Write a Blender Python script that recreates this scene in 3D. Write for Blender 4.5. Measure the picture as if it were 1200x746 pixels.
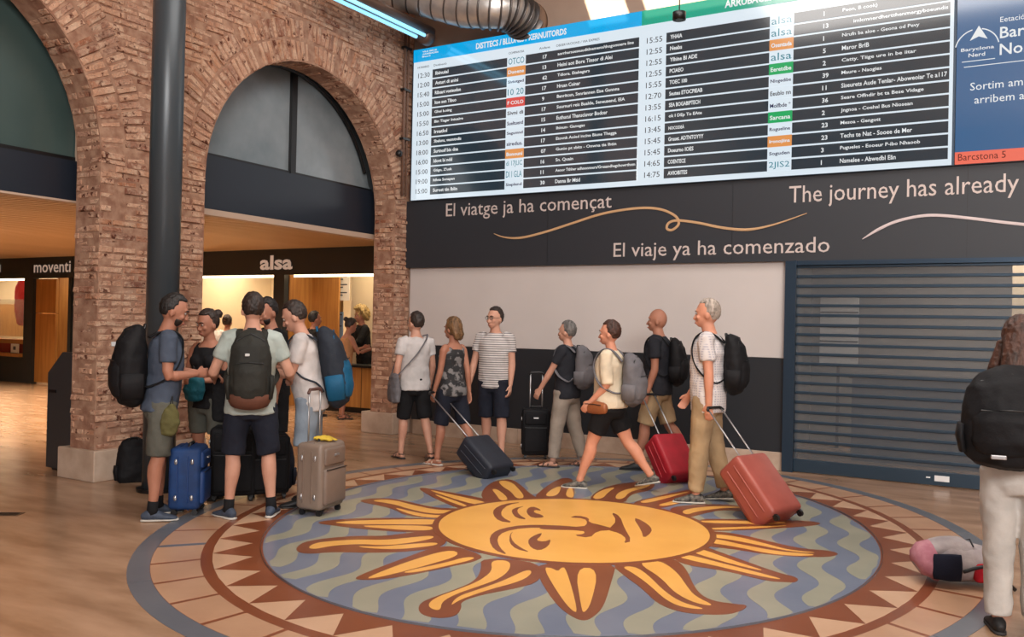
import bpy, bmesh, math, random
from mathutils import Vector, Matrix, noise
V = Vector
rnd = random.Random(7)
sc = bpy.context.scene
C = sc.collection
for o in list(bpy.data.objects): bpy.data.objects.remove(o)

# ---------------------------------------------------------------- camera
FPX = 1018.82; YAW = 0.52497; PITCH = 0.00669; ROLL = 0.021166; CH = 1.6
def cam_basis():
    cy, sy, cp, sp = math.cos(YAW), math.sin(YAW), math.cos(PITCH), math.sin(PITCH)
    f = V((-sy*cp, cy*cp, sp)); r = V((cy, sy, 0)); u = r.cross(f)
    return r*math.cos(ROLL) + u*math.sin(ROLL), -r*math.sin(ROLL) + u*math.cos(ROLL), f
CR, CU, CF = cam_basis()
cd = bpy.data.cameras.new('camera'); cam = bpy.data.objects.new('camera', cd); C.objects.link(cam)
cd.sensor_fit = 'HORIZONTAL'; cd.sensor_width = 36.0; cd.lens = FPX/1200*36.0
cd.clip_end = 200; cd.clip_start = .05
m = Matrix.Identity(4)
for i in range(3): m[i][0] = CR[i]; m[i][1] = CU[i]; m[i][2] = -CF[i]
m[2][3] = CH
cam.matrix_world = m
sc.camera = cam

# ---------------------------------------------------------------- world, sun, fill and hall lamps, exposure
sc.view_settings.view_transform = 'Standard'; sc.view_settings.look = 'None'
sc.view_settings.gamma = 1; sc.view_settings.exposure = 0.0
w = bpy.data.worlds.new('world'); sc.world = w; w.use_nodes = True
w.node_tree.nodes['Background'].inputs[0].default_value = (.62, .72, .9, 1)
w.node_tree.nodes['Background'].inputs[1].default_value = 0.9
def light(name, kind, loc, energy, col=(1, 1, 1), rot=(0, 0, 0), size=1, size_y=None, parent=None, **kw):
    d = bpy.data.lights.new(name, kind); d.energy = energy; d.color = col
    if kind == 'AREA':
        d.size = size
        if size_y: d.shape = 'RECTANGLE'; d.size_y = size_y
    for k_, v_ in kw.items(): setattr(d, k_, v_)
    o = bpy.data.objects.new(name, d); C.objects.link(o); o.location = loc; o.rotation_euler = rot
    if parent: o.parent = parent
    return o
SUN_DIR = V((.22, .78, -.62)).normalized()
light('sun', 'SUN', (0, 0, 12), 26.0, (1, .86, .68), SUN_DIR.to_track_quat('-Z', 'Y').to_euler(), angle=.01)
light('overhead_fill', 'AREA', (-1.5, 5.2, 7.4), 420, (1, .95, .9), (0, 0, 0), 5, 5)  # added fill lamp for light from above; the roof over it is solid
light('rear_high_fill', 'AREA', (5.6, -6.0, 6.2), 1500, (1, .96, .93), (math.radians(80), 0, math.radians(28)), 6.5, 2.4)  # added high fill for the upper wall and duct; no window behind it
light('rear_low_fill', 'AREA', (3.5, -7.6, 2.6), 330, (.95, .97, 1), (math.radians(88), 0, math.radians(10)), 8, 3)  # added fill lamp from behind the camera; the rear wall has no window
light('ticket_hall_ceiling_light', 'AREA', (-14.5, 8.4, 2.8), 560, (1, .78, .54), (0, 0, 0), 9, 5, spread=math.radians(100))
light('mosaic_fill_spot', 'SPOT', (-1.0, 2.6, 7.2), 1050, (1, .80, .52), (V((-3, 6.2, 0))-V((-1.0, 2.6, 7.2))).to_track_quat('-Z', 'Y').to_euler(), spot_size=math.radians(30), spot_blend=1.0, shadow_soft_size=.5)  # warm spot added to brighten the middle of the mosaic

# ---------------------------------------------------------------- helpers
def lin(c): return tuple((x/12.92 if x <= .04045 else ((x+.055)/1.055)**2.4) for x in (v/255 for v in c))
def ray(x, y): return CF + CR*((x-600)/FPX) - CU*((y-373)/FPX)
def flo(x, y, z=0.0):
    d = ray(x, y); t = (z-CH)/d.z; return V((d.x*t, d.y*t, z))
def onY(x, y, Y):
    d = ray(x, y); t = Y/d.y; return V((d.x*t, Y, CH+d.z*t))
def onX(x, y, X):
    d = ray(x, y); t = X/d.x; return V((X, d.y*t, CH+d.z*t))
MATS = {}
def mat(name, rgb, rough=.6, metal=0, rgb2=None, scale=8, mix=(.35, .65), bump=0, bscale=60, emit=None, estr=1,
        stretch=None, spec=.5, coat=0, trans=0, detail=4, alpha=1, perisland=0, rgb3=None):
    if name in MATS: return MATS[name]
    m = bpy.data.materials.new(name); m.use_nodes = True; MATS[name] = m
    nt = m.node_tree; b = nt.nodes['Principled BSDF']; L = nt.links.new
    col = lin(rgb)+(1,)
    b.inputs['Base Color'].default_value = col; b.inputs['Roughness'].default_value = rough
    b.inputs['Metallic'].default_value = metal; b.inputs['Specular IOR Level'].default_value = spec
    b.inputs['Coat Weight'].default_value = coat; b.inputs['Coat Roughness'].default_value = .08
    b.inputs['Transmission Weight'].default_value = trans; b.inputs['Alpha'].default_value = alpha
    tc = None
    def coords():
        nonlocal tc
        if tc: return tc
        g = nt.nodes.new('ShaderNodeTexCoord'); mp = nt.nodes.new('ShaderNodeMapping')
        L(g.outputs['Object'], mp.inputs[0])
        if stretch: mp.inputs['Scale'].default_value = stretch
        tc = mp.outputs[0]; return tc
    if rgb2:
        n = nt.nodes.new('ShaderNodeTexNoise'); n.inputs['Scale'].default_value = scale; n.inputs['Detail'].default_value = detail
        L(coords(), n.inputs['Vector'])
        r = nt.nodes.new('ShaderNodeValToRGB'); r.color_ramp.elements[0].position = mix[0]; r.color_ramp.elements[1].position = mix[1]
        r.color_ramp.elements[0].color = col; r.color_ramp.elements[1].color = lin(rgb2)+(1,)
        L(n.outputs['Fac'], r.inputs[0]); L(r.outputs[0], b.inputs['Base Color'])
    if bump:
        n2 = nt.nodes.new('ShaderNodeTexNoise'); n2.inputs['Scale'].default_value = bscale; n2.inputs['Detail'].default_value = 3
        L(coords(), n2.inputs['Vector'])
        bp = nt.nodes.new('ShaderNodeBump'); bp.inputs['Strength'].default_value = bump; bp.inputs['Distance'].default_value = .01
        L(n2.outputs['Fac'], bp.inputs['Height']); L(bp.outputs[0], b.inputs['Normal'])
    if emit:
        b.inputs['Emission Color'].default_value = lin(emit)+(1,); b.inputs['Emission Strength'].default_value = estr
    return m
def link(name, me, parent=None, m=None, smooth=False):
    o = bpy.data.objects.new(name, me); C.objects.link(o)
    if parent is not None: o.parent = parent
    if m is not None:
        for x in (m if isinstance(m, (list, tuple)) else [m]): me.materials.append(x)
    if smooth:
        for p in me.polygons: p.use_smooth = True
    return o
def fin(name, bm, m=None, parent=None, smooth=False):
    bmesh.ops.recalc_face_normals(bm, faces=bm.faces)
    me = bpy.data.meshes.new(name); bm.to_mesh(me); bm.free()
    return link(name, me, parent, m, smooth)
def thing(name, label, cat, loc=(0, 0, 0), rz=0, group=None):
    o = bpy.data.objects.new(name, None); C.objects.link(o); o.location = loc; o.rotation_euler = (0, 0, rz)
    o.empty_display_size = .1
    return tag(o, label, cat, group)
def tag(o, label, cat, group=None):
    o['label'] = label; o['category'] = cat
    if group: o['group'] = group
    return o
def struct(o): o['kind'] = 'structure'; return o
def bx(bm, x0, x1, y0, y1, z0, z1, M=None):
    vs = [bm.verts.new(V(p) if M is None else M @ V(p)) for p in ((x0, y0, z0), (x1, y0, z0), (x1, y1, z0), (x0, y1, z0), (x0, y0, z1), (x1, y0, z1), (x1, y1, z1), (x0, y1, z1))]
    for f in ((3, 2, 1, 0), (4, 5, 6, 7), (0, 1, 5, 4), (1, 2, 6, 5), (2, 3, 7, 6), (3, 0, 4, 7)): bm.faces.new([vs[i] for i in f])
def box(name, x0, x1, y0, y1, z0, z1, m, parent=None, bev=0, M=None):
    bm = bmesh.new(); bx(bm, x0, x1, y0, y1, z0, z1, M)
    if bev: bmesh.ops.bevel(bm, geom=bm.edges[:], offset=bev, segments=2, affect='EDGES', profile=.6)
    return fin(name, bm, m, parent)
from mathutils.geometry import tessellate_polygon
def caps(bm, rings, pts):
    tris = tessellate_polygon([[V((p[0], p[1], 0)) for p in pts]])
    for r in rings:
        for t_ in tris:
            if len(set(t_)) == 3:
                try: bm.faces.new([r[i] for i in t_])
                except ValueError: pass
def plate(name, pts, z0, z1, m, parent=None):
    bm = bmesh.new(); n = len(pts)
    t = [bm.verts.new((p[0], p[1], z1)) for p in pts]; b = [bm.verts.new((p[0], p[1], z0)) for p in pts]
    for i in range(n): bm.faces.new((t[i], b[i], b[(i+1) % n], t[(i+1) % n]))
    caps(bm, [t], pts)
    for f in bm.faces:
        if abs(f.normal.z) > .9 or all(abs(v.co.z-z1) < 1e-6 for v in f.verts):
            f.normal_update()
            if f.normal.z < 0: f.normal_flip()
    me = bpy.data.meshes.new(name); bm.to_mesh(me); bm.free()
    return link(name, me, parent, m)
def prism_xz(name, pts, y0, y1, m, parent=None):      # outline in the x-z plane, thickness along y
    bm = bmesh.new(); n = len(pts)
    t = [bm.verts.new((p[0], y0, p[1])) for p in pts]; b = [bm.verts.new((p[0], y1, p[1])) for p in pts]
    caps(bm, [t, b], pts)
    for i in range(n): bm.faces.new((t[i], b[i], b[(i+1) % n], t[(i+1) % n]))
    return fin(name, bm, m, parent)
def prism_yz(name, pts, x0, x1, m, parent=None):
    bm = bmesh.new(); n = len(pts)
    t = [bm.verts.new((x0, p[0], p[1])) for p in pts]; b = [bm.verts.new((x1, p[0], p[1])) for p in pts]
    caps(bm, [t, b], pts)
    for i in range(n): bm.faces.new((t[i], b[i], b[(i+1) % n], t[(i+1) % n]))
    return fin(name, bm, m, parent)
def tube(bm, pts, rad, side=(1, 0, 0), n=12, cap=.6, M=None):
    pts = [V(p) for p in pts]; rings = []; K = len(pts); side = V(side)
    rad = [(r, r) if isinstance(r, (int, float)) else r for r in rad]
    if len(rad) == 1: rad = rad*K
    seq = []
    tans = [(pts[min(i+1, K-1)]-pts[max(i-1, 0)]).normalized() for i in range(K)]
    if cap:
        seq.append((pts[0]-tans[0]*min(rad[0])*cap, tans[0], (rad[0][0]*.62, rad[0][1]*.62)))
    for i in range(K): seq.append((pts[i], tans[i], rad[i]))
    if cap:
        seq.append((pts[-1]+tans[-1]*min(rad[-1])*cap, tans[-1], (rad[-1][0]*.62, rad[-1][1]*.62)))
    s = side
    for p, t, r in seq:
        s = side - t*side.dot(t)
        if s.length < .15: s = prev - t*prev.dot(t)
        s.normalize(); prev = s; q = t.cross(s)
        ring = []
        for k in range(n):
            a = 2*math.pi*k/n; co = p + s*(r[0]*math.cos(a)) + q*(r[1]*math.sin(a))
            ring.append(bm.verts.new(co if M is None else M @ co))
        rings.append(ring)
    for a, b in zip(rings, rings[1:]):
        for k in range(n): bm.faces.new((a[k], a[(k+1) % n], b[(k+1) % n], b[k]))
    bm.faces.new(list(reversed(rings[0]))); bm.faces.new(rings[-1])
def ell(bm, c, r, M=None, u=14, v=10):
    c = V(c); T = Matrix.Translation(c) @ Matrix.Diagonal((r[0], r[1], r[2], 1))
    if M is not None: T = M @ T
    bmesh.ops.create_uvsphere(bm, u_segments=u, v_segments=v, radius=1, matrix=T)
TEX = {}
def clouds(size):
    k = 'clouds%.3f' % size
    if k not in TEX:
        t = bpy.data.textures.new(k, 'CLOUDS'); t.noise_scale = size; t.noise_depth = 2; TEX[k] = t
    return TEX[k]
def mods(o, vox=None, sm=0, disp=0, dsize=.1, dec=None, fac=.5):
    if vox:
        r = o.modifiers.new('remesh', 'REMESH'); r.mode = 'VOXEL'; r.voxel_size = vox; r.use_smooth_shade = True
    if sm:
        s = o.modifiers.new('smooth', 'SMOOTH'); s.iterations = sm; s.factor = fac
    if disp:
        d = o.modifiers.new('folds', 'DISPLACE'); d.texture = clouds(dsize); d.strength = disp; d.mid_level = .5; d.texture_coords = 'GLOBAL'
    if dec:
        d = o.modifiers.new('decimate', 'DECIMATE'); d.ratio = dec
    return o
def chaikin(pts, it=2):
    for _ in range(it):
        out = []
        for i in range(len(pts)):
            a, b = pts[i], pts[(i+1) % len(pts)]
            out.append((a[0]*.75+b[0]*.25, a[1]*.75+b[1]*.25)); out.append((a[0]*.25+b[0]*.75, a[1]*.25+b[1]*.75))
        pts = out
    return pts
def spline(pts, sub=6):
    P = [V(p) for p in pts]; out = []
    for i in range(len(P)-1):
        a, b, c, d = P[max(i-1, 0)], P[i], P[i+1], P[min(i+2, len(P)-1)]
        for k in range(sub):
            t = k/sub
            out.append(.5*((2*b)+(c-a)*t+(2*a-5*b+4*c-d)*t*t+(3*b-3*c+d-a)*t**3))
    out.append(P[-1]); return out
FONTQ = []
def text(s, x, z, w, h, m, y, parent, name='lettering', bold=0.0, align='LEFT', italic=0, fit=True):
    """lettering on a plane facing -y: x,z = lower left corner, w,h = size the words take (metres)"""
    c = bpy.data.curves.new(name, 'FONT'); c.body = s; c.size = 1; c.offset = bold; c.extrude = .004; c.resolution_u = 2
    o = bpy.data.objects.new(name+'_curve', c); C.objects.link(o)
    FONTQ.append((o, name, x, z, w, h, m, y, parent))
def flush_text():
    bpy.context.view_layer.update(); dg = bpy.context.evaluated_depsgraph_get()
    for o, name, x, z, w, h, m, y, parent in FONTQ:
        me = bpy.data.meshes.new_from_object(o.evaluated_get(dg)); cu = o.data; bpy.data.objects.remove(o); bpy.data.curves.remove(cu)
        if not me.vertices: continue
        xs = [v.co.x for v in me.vertices]; ys = [v.co.y for v in me.vertices]
        x0, x1, y0, y1 = min(xs), max(xs), min(ys), max(ys)
        sx = w/(x1-x0) if w else h/(y1-y0); sy = h/(y1-y0) if h else sx
        for v in me.vertices:
            v.co = V((x+(v.co.x-x0)*sx, y - v.co.z*.25, z+(v.co.y-y0)*sy))
        me.materials.clear(); me.name = name
        link(name, me, parent, m)
    FONTQ.clear()
# ================================================================ THE SETTING
FLOOR = mat('floor_travertine', (142, 110, 84), .22, rgb2=(180, 146, 118), scale=1.6, mix=(.3, .7), stretch=(1, 3.2, 1), detail=8, bump=.02, bscale=6, spec=.55)
PLASTER = mat('wall_plaster', (160, 138, 122), .8, rgb2=(150, 128, 112), scale=2, bump=.1)
DARK = mat('dark_fascia', (38, 42, 50), .45, rgb2=(42, 47, 55), scale=1)
WHITE = mat('white_panel_paint', (205, 197, 193), .5, rgb2=(198, 190, 186), scale=.8)
STONE = mat('pale_stone', (176, 152, 132), .55, rgb2=(196, 174, 155), scale=5, bump=.15)
STEEL = mat('steel_blue_frame', (48, 66, 84), .35, metal=.5)
BLACK = mat('black_paint', (16, 16, 18), .4)
bm = bmesh.new(); bx(bm, -26, 9, -8.2, 14.8, -.2, 0); struct(fin('floor', bm, FLOOR))
# back wall with the shutter opening
wb = bmesh.new()
bx(wb, -8.13, -2.27, 10.22, 10.42, 0, 7.6); bx(wb, -2.27, 1.6, 10.22, 10.42, 2.37, 7.6); bx(wb, 1.6, 9, 10.22, 10.42, 0, 7.6)
wallb = struct(fin('wall_back', wb, PLASTER))
struct(box('trim_2', -7.55, -2.28, 10.18, 10.22, .2, 1.275, mat('lower_panel_charcoal', (38, 42, 47), .4)))
struct(box('trim_3', -7.62, -2.28, 10.185, 10.22, 1.28, 2.385, WHITE)); base_b = struct(box('baseboard_back', -7.5, -2.27, 10.19, 10.22, 0, .19, STONE))
for k in range(6):
    box('skirting_stone', -7.5+k*.872, -7.5+(k+1)*.872-.006, 10.15, 10.188, 0, .2, STONE, base_b, bev=.004)
struct(box('wall_hall_sunblock', -26, -8.04, 1.3, 1.5, 0, 7.6, PLASTER)); struct(box('wall_left_sunblock', -8.04, -7.67, -8.2, .3, 0, 7.6, PLASTER)); struct(box('wall_right', 9, 9.2, -8.2, 10.42, 0, 7.6, PLASTER)); struct(box('wall_rear', -8.13, 9, -8.2, -8, 0, 7.6, PLASTER))  # first two walls are unseen, added to stop the sun leaking in
# unseen roof, with slots cut to let sun patches onto the back wall
rf = bmesh.new(); z0, z1 = 7.6, 7.8; bx(rf, -26, -8.13, 1.3, 14.8, z0, z1)
# solid up to the strip slots, which are placed to throw sun above the board
bx(rf, -8.13, 9, -8.2, 6.9, z0, z1)
bx(rf, -8.13, 9, 6.9, 7.06, z0, z1); bx(rf, -8.13, -5.62, 7.06, 8.7, z0, z1); bx(rf, -5.02, -4.86, 7.06, 8.7, z0, z1); bx(rf, -3.4, -3.28, 7.06, 8.7, z0, z1)
bx(rf, -1.8, 9, 7.06, 8.7, z0, z1); bx(rf, -8.13, 9, 8.7, 10.42, z0, z1)
struct(fin('ceiling_2', rf, mat('roof_paint', (190, 170, 150), .8)))

# ---- brick arcade (wall_left) : mortar core with two arches, bricks on it
XF = -7.66; XB = -8.04; RA = 1.68; ZS = 3.12; ARC = [(3.57, 1.89, 5.25), (8.18, 6.5, 9.86)]
def arc_z(y):
    for cy, ya, yb in ARC:
        if ya-1e-6 <= y <= yb+1e-6: return ZS+math.sqrt(max(0, RA*RA-(y-cy)**2))
    return 0
MORTAR = mat('lime_mortar', (176, 140, 116), .95, rgb2=(140, 100, 80), scale=9, bump=.6, bscale=25)
_ys = [.3, 1.889]
for cy, ya, yb in ARC:
    _ys += [cy-RA*math.cos(math.pi*i/24) for i in range(25)]
    _ys += [yb+.001, (6.499 if yb < 6 else 10.22)]
bm = bmesh.new()
for y0, y1 in zip(_ys, _ys[1:]):
    if y1-y0 < .002: continue
    mid = (y0+y1)/2; inn = any(ya < mid < yb for _, ya, yb in ARC)
    za, zb = (arc_z(y0), arc_z(y1)) if inn else (0, 0)
    vs = [bm.verts.new(p) for p in ((XB, y0, za), (XF-.006, y0, za), (XF-.006, y1, zb), (XB, y1, zb), (XB, y0, 7.6), (XF-.006, y0, 7.6), (XF-.006, y1, 7.6), (XB, y1, 7.6))]
    for f in ((3, 2, 1, 0), (4, 5, 6, 7), (0, 1, 5, 4), (1, 2, 6, 5), (2, 3, 7, 6), (3, 0, 4, 7)): bm.faces.new([vs[i] for i in f])
arcade = struct(fin('wall_left', bm, MORTAR))
BR = mat('old_brick', (150, 84, 56), .9)
def brick_nodes():
    nt = BR.node_tree; b = nt.nodes['Principled BSDF']; L = nt.links.new; N = nt.nodes.new
    geo = N('ShaderNodeNewGeometry'); oi = N('ShaderNodeObjectInfo'); ad = N('ShaderNodeMath'); ad.operation = 'ADD'
    L(geo.outputs['Random Per Island'], ad.inputs[0]); L(oi.outputs['Random'], ad.inputs[1])
    fr = N('ShaderNodeMath'); fr.operation = 'FRACT'; L(ad.outputs[0], fr.inputs[0])
    r = N('ShaderNodeValToRGB'); e = r.color_ramp.elements
    e[0].position = 0; e[0].color = lin((104, 54, 36))+(1,); e[1].position = 1; e[1].color = lin((196, 152, 124))+(1,)
    for p, c in ((.12, (134, 76, 52)), (.4, (168, 112, 80)), (.7, (184, 134, 102))):
        x = e.new(p); x.color = lin(c)+(1,)
    L(fr.outputs[0], r.inputs[0])
    pos = N('ShaderNodeVectorMath'); pos.operation = 'SCALE'; pos.inputs['Scale'].default_value = 1; L(geo.outputs['Position'], pos.inputs[0])
    n1 = N('ShaderNodeTexNoise'); n1.inputs['Scale'].default_value = 1.7; n1.inputs['Detail'].default_value = 6; n1.inputs['Roughness'].default_value = .65; L(pos.outputs[0], n1.inputs['Vector'])
    c1 = N('ShaderNodeValToRGB'); c1.color_ramp.elements[0].position = .36; c1.color_ramp.elements[1].position = .56; L(n1.outputs['Fac'], c1.inputs[0])
    mx = N('ShaderNodeMix'); mx.data_type = 'RGBA'; L(r.outputs[0], mx.inputs[6]); mx.inputs[7].default_value = lin((200, 162, 138))+(1,)
    mm = N('ShaderNodeMath'); mm.operation = 'MULTIPLY'; mm.inputs[1].default_value = .6; L(c1.outputs[0], mm.inputs[0]); L(mm.outputs[0], mx.inputs[0])
    n4 = N('ShaderNodeTexNoise'); n4.inputs['Scale'].default_value = 8; n4.inputs['Detail'].default_value = 7; n4.inputs['Roughness'].default_value = .7; L(pos.outputs[0], n4.inputs['Vector'])
    c4 = N('ShaderNodeValToRGB'); c4.color_ramp.elements[0].position = .47; c4.color_ramp.elements[1].position = .60; L(n4.outputs['Fac'], c4.inputs[0])
    m4 = N('ShaderNodeMix'); m4.data_type = 'RGBA'; L(mx.outputs[2], m4.inputs[6]); m4.inputs[7].default_value = lin((210, 178, 152))+(1,); k4 = N('ShaderNodeMath'); k4.operation = 'MULTIPLY'; k4.inputs[1].default_value = .7; L(c4.outputs[0], k4.inputs[0]); L(k4.outputs[0], m4.inputs[0])
    n2 = N('ShaderNodeTexNoise'); n2.inputs['Scale'].default_value = 11; n2.inputs['Detail'].default_value = 6; n2.inputs['Roughness'].default_value = .65; L(pos.outputs[0], n2.inputs['Vector'])
    c2 = N('ShaderNodeValToRGB'); c2.color_ramp.elements[0].position = .565; c2.color_ramp.elements[1].position = .64; L(n2.outputs['Fac'], c2.inputs[0])
    m2 = N('ShaderNodeMix'); m2.data_type = 'RGBA'; L(m4.outputs[2], m2.inputs[6]); m2.inputs[7].default_value = lin((92, 46, 28))+(1,)
    L(c2.outputs[0], m2.inputs[0]); L(m2.outputs[2], b.inputs['Base Color'])
    bp = N('ShaderNodeBump'); bp.inputs['Strength'].default_value = .9; bp.inputs['Distance'].default_value = .025
    n3 = N('ShaderNodeTexNoise'); n3.inputs['Scale'].default_value = 35; n3.inputs['Detail'].default_value = 4; L(pos.outputs[0], n3.inputs['Vector'])
    L(n3.outputs['Fac'], bp.inputs['Height']); L(bp.outputs[0], b.inputs['Normal'])
brick_nodes()
def brick_verts(r):                                 # unit brick -.5..+.5, worn front (+x)
    vs = []
    for (x, ins) in ((-.5, 0), (.3, 0), (.5, 1)):
        for (y, z) in ((-.5, -.5), (.5, -.5), (.5, .5), (-.5, .5)):
            k = 1-(.07*ins*r.uniform(.4, 2)); kz = 1-(.24*ins*r.uniform(.4, 1.7))
            vs.append((x+r.uniform(-.12, .12)*ins, y*k+r.uniform(-.012, .012), z*kz+r.uniform(-.05, .05)))
    return vs
BF = [(3, 2, 1, 0)] + [(a+i, a+(i+1) % 4, a+4+(i+1) % 4, a+4+i) for a in (0, 4) for i in range(4)] + [(8, 9, 10, 11)]
variants = []
for i in range(20):
    me = bpy.data.meshes.new('brick'); me.from_pydata([V(v) for v in brick_verts(rnd)], [], BF); me.materials.append(BR); variants.append(me)
BRICKS = []       # (matrix, importance)
def add_brick(c, ax_out, ax_len, size, jit=.010):
    """c centre of outer face, ax_out outward normal, ax_len length axis; size = (depth, length, height)"""
    o = V(ax_out); l = V(ax_len); h = o.cross(l)
    d = V(c) + o*(rnd.uniform(-jit, jit)-(.014 if rnd.random() < .12 else 0)) - o*size[0]*.5
    s = (size[0], size[1]*rnd.uniform(.86, 1.02), size[2]*rnd.uniform(.78, 1.06))
    a = rnd.uniform(-.02, .02)
    R = Matrix(((o.x, l.x, h.x), (o.y, l.y, h.y), (o.z, l.z, h.z))).to_4x4()
    BRICKS.append(Matrix.Translation(d) @ R @ Matrix.Rotation(a, 4, 'X') @ Matrix.Diagonal((s[0], s[1], s[2], 1)))
PH = .066; BL = .27
def rowcells(y0, y1, off, L=BL):
    y = y0 - off
    while y < y1-.02:
        a, b = max(y, y0), min(y+L, y1)
        if b-a > .05: yield a, b
        y += L
nrow = int(6.3/PH)
for i in range(nrow):
    z = .30 + i*PH; zc = z+PH/2; off = (i % 2)*BL/2 + rnd.uniform(-.02, .02)
    for (y0, y1) in ((5.25, 6.5), (9.86, 10.2)) if zc < ZS else ((3.6, 10.2),):
        for a, b in rowcells(y0, y1, off):
            yc = (a+b)/2
            if zc >= ZS:
                rr = min(math.hypot(yc-cy, zc-ZS) for cy, _, _ in ARC)
                if rr < RA+.50: continue
            if noise.noise(V((yc*1.3, zc*1.3, 5))) > .22 and rnd.random() < .18: continue
            add_brick((XF+.005, yc, zc), (1, 0, 0), (0, 1, 0), (.05, b-a-.012, PH-.009))
    # jambs facing the camera (-y) : near face of each pier
    if zc < ZS:
        for yj in (5.25, 9.86):
            for a, b in rowcells(XB+.01, XF, off+.05, .25):
                add_brick(((a+b)/2, yj-.005, zc), (0, -1, 0), (1, 0, 0), (.05, b-a-.01, PH-.009), .016)
# arch rings: two rings of bricks on edge, and the soffit bricks beneath
for cy, _, _ in ARC:
    for ring, (r0, r1) in enumerate(((RA, RA+.26), (RA+.265, RA+.51))):
        n = int(math.pi*r0/.072)
        for k in range(n):
            a = math.pi*(k+.5)/n; rc = (r0+r1)/2; dirv = V((0, math.cos(a), math.sin(a)))
            p = V((XF+.006, cy, ZS)) + dirv*rc
            if p.y < 3.5 or p.y > 10.15: continue
            tan = V((1, 0, 0)).cross(dirv)
            add_brick(p, (1, 0, 0), dirv, (.05, r1-r0-.01, .062))
    n = int(math.pi*RA/.072)
    for k in range(n):
        a = math.pi*(k+.5)/n; dirv = V((0, math.cos(a), math.sin(a)))
        if cy < 4 and dirv.y < 0: continue
        for (x0, x1) in ((XB+.01, XB+.24 if k % 2 else XB+.15), (XB+.25 if k % 2 else XB+.16, XF-.01)):
            p = V(((x0+x1)/2, cy, ZS)) + dirv*(RA-.004)
            add_brick(p, -dirv, (1, 0, 0), (.04, x1-x0-.01, .063), .012)
def near_key(M):
    p = M.translation; return (p-V((0, 0, 1.6))).length + (8 if p.z > 3.0 else 0) + (4 if p.y > 6.6 else 0)
BRICKS.sort(key=near_key)
for M in BRICKS[:300]:
    o = bpy.data.objects.new('brick', variants[rnd.randrange(20)]); C.objects.link(o); o.parent = arcade; o.matrix_local = M
vs, fs = [], []
for M in BRICKS[300:]:
    base = len(vs); vs += [M @ V(v) for v in brick_verts(rnd)]; fs += [tuple(i+base for i in f) for f in BF]
me = bpy.data.meshes.new('brickwork'); me.from_pydata(vs, [], fs); me.materials.append(BR)
bw = link('brickwork', me, arcade); bw['kind'] = 'stuff'
for (y0, y1) in ((5.21, 6.54), (9.82, 10.22)):
    box('base_stone', -8.18, -7.60, y0, y1, 0, .30, STONE, arcade, bev=.012)
# infill of the arches: fascia, ledge, glazed lunette
LUN = mat('frosted_lunette_glass', (104, 116, 122), .25, rgb2=(140, 148, 152), scale=1.4, mix=(.3, .75), spec=.6)
LUN2 = mat('teal_lunette_glass', (62, 80, 78), .3, rgb2=(72, 90, 88), scale=1.0, spec=.6)
for wi, (cy, ya, yb) in enumerate(ARC):
    zw_ = 3.5 if wi else 3.15; wn = struct(box('window_%d' % (wi+1), -8.24, -8.19, ya-.1, yb+.1, zw_-.03, zw_+.03, BLACK))
    mul = (8.33, 8.36) if wi else (4.42, 4.45)
    n = 28; xs = -8.22
    for s0, s1 in ((ya-.12, mul[0]-.02), (mul[1]+.02, yb+.12)):
        zb_ = 3.5 if wi else 3.1; pts = [(s0, zb_), (s1, zb_)]
        for i in range(n+1):
            y = s1+(s0-s1)*i/n; pts.append((y, ZS+math.sqrt(max(0.16, 1.80**2-(y-cy)**2))))
        prism_yz('pane', pts, xs-.015, xs, LUN if wi else LUN2, wn)
    box('mullion', -8.24, -8.17, mul[0]-.03, mul[1]+.03, 3.5 if wi else 3.14, 4.95, BLACK, wn)
    bmf = bmesh.new(); tube(bmf, [(-8.18, cy-1.72*math.cos(t), ZS+1.72*math.sin(t)) for t in [math.pi*(.12+.76*i/30) for i in range(31)]], [(.03, .03)], side=(1, 0, 0), n=6)
    if wi: fin('arch_frame', bmf, BLACK, wn)
    else: bmf.free()
    zf0, zf1 = (2.87, 3.50) if wi else (2.74, 3.14)
    box('fascia', -8.26, -8.17, ya-.3, yb+.3, zf0, zf1, mat('fascia_blue_black', (30, 37, 48), .4), wn)
    box('ledge', -8.30, -8.15, ya-.3, yb+.3, zf0-(.07 if wi else .02), zf0, mat('ledge_cream', (190, 165, 145), .6), wn)
box('pale_jamb', -8.20, -8.12, 5.33, 5.42, 3.14, 4.0, mat('ledge_cream', (190, 165, 145), .6), bpy.data.objects['window_1'])
# upper wall of the ticket hall behind the arcade so nothing shows through
struct(box('wall_hall', -8.34, -8.28, -2, 14.8, 2.87, 7.6, mat('hall_upper_paint', (70, 74, 74), .8)))
# ---- dark steel column
col = thing('steel_column', 'tall dark steel column standing free in front of the brick pier', 'column', (-6.83, 5.34, 0))
bm = bmesh.new(); tube(bm, [(0, 0, 0.02), (0, 0, 7.6)], [.143], n=32, cap=0)
mods(fin('shaft', bm, mat('column_charcoal', (62, 70, 76), .34, metal=.15), col, True))
bm = bmesh.new(); tube(bm, [(0, 0, 0), (0, 0, .03)], [.19], n=32, cap=0); fin('base_plate', bm, BLACK, col)
bm = bmesh.new(); bx(bm, -.006, .006, -.15, -.137, .03, 7.6, Matrix.Rotation(math.radians(-55), 4, 'Z')); fin('seam_strip', bm, BLACK, col)
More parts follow.
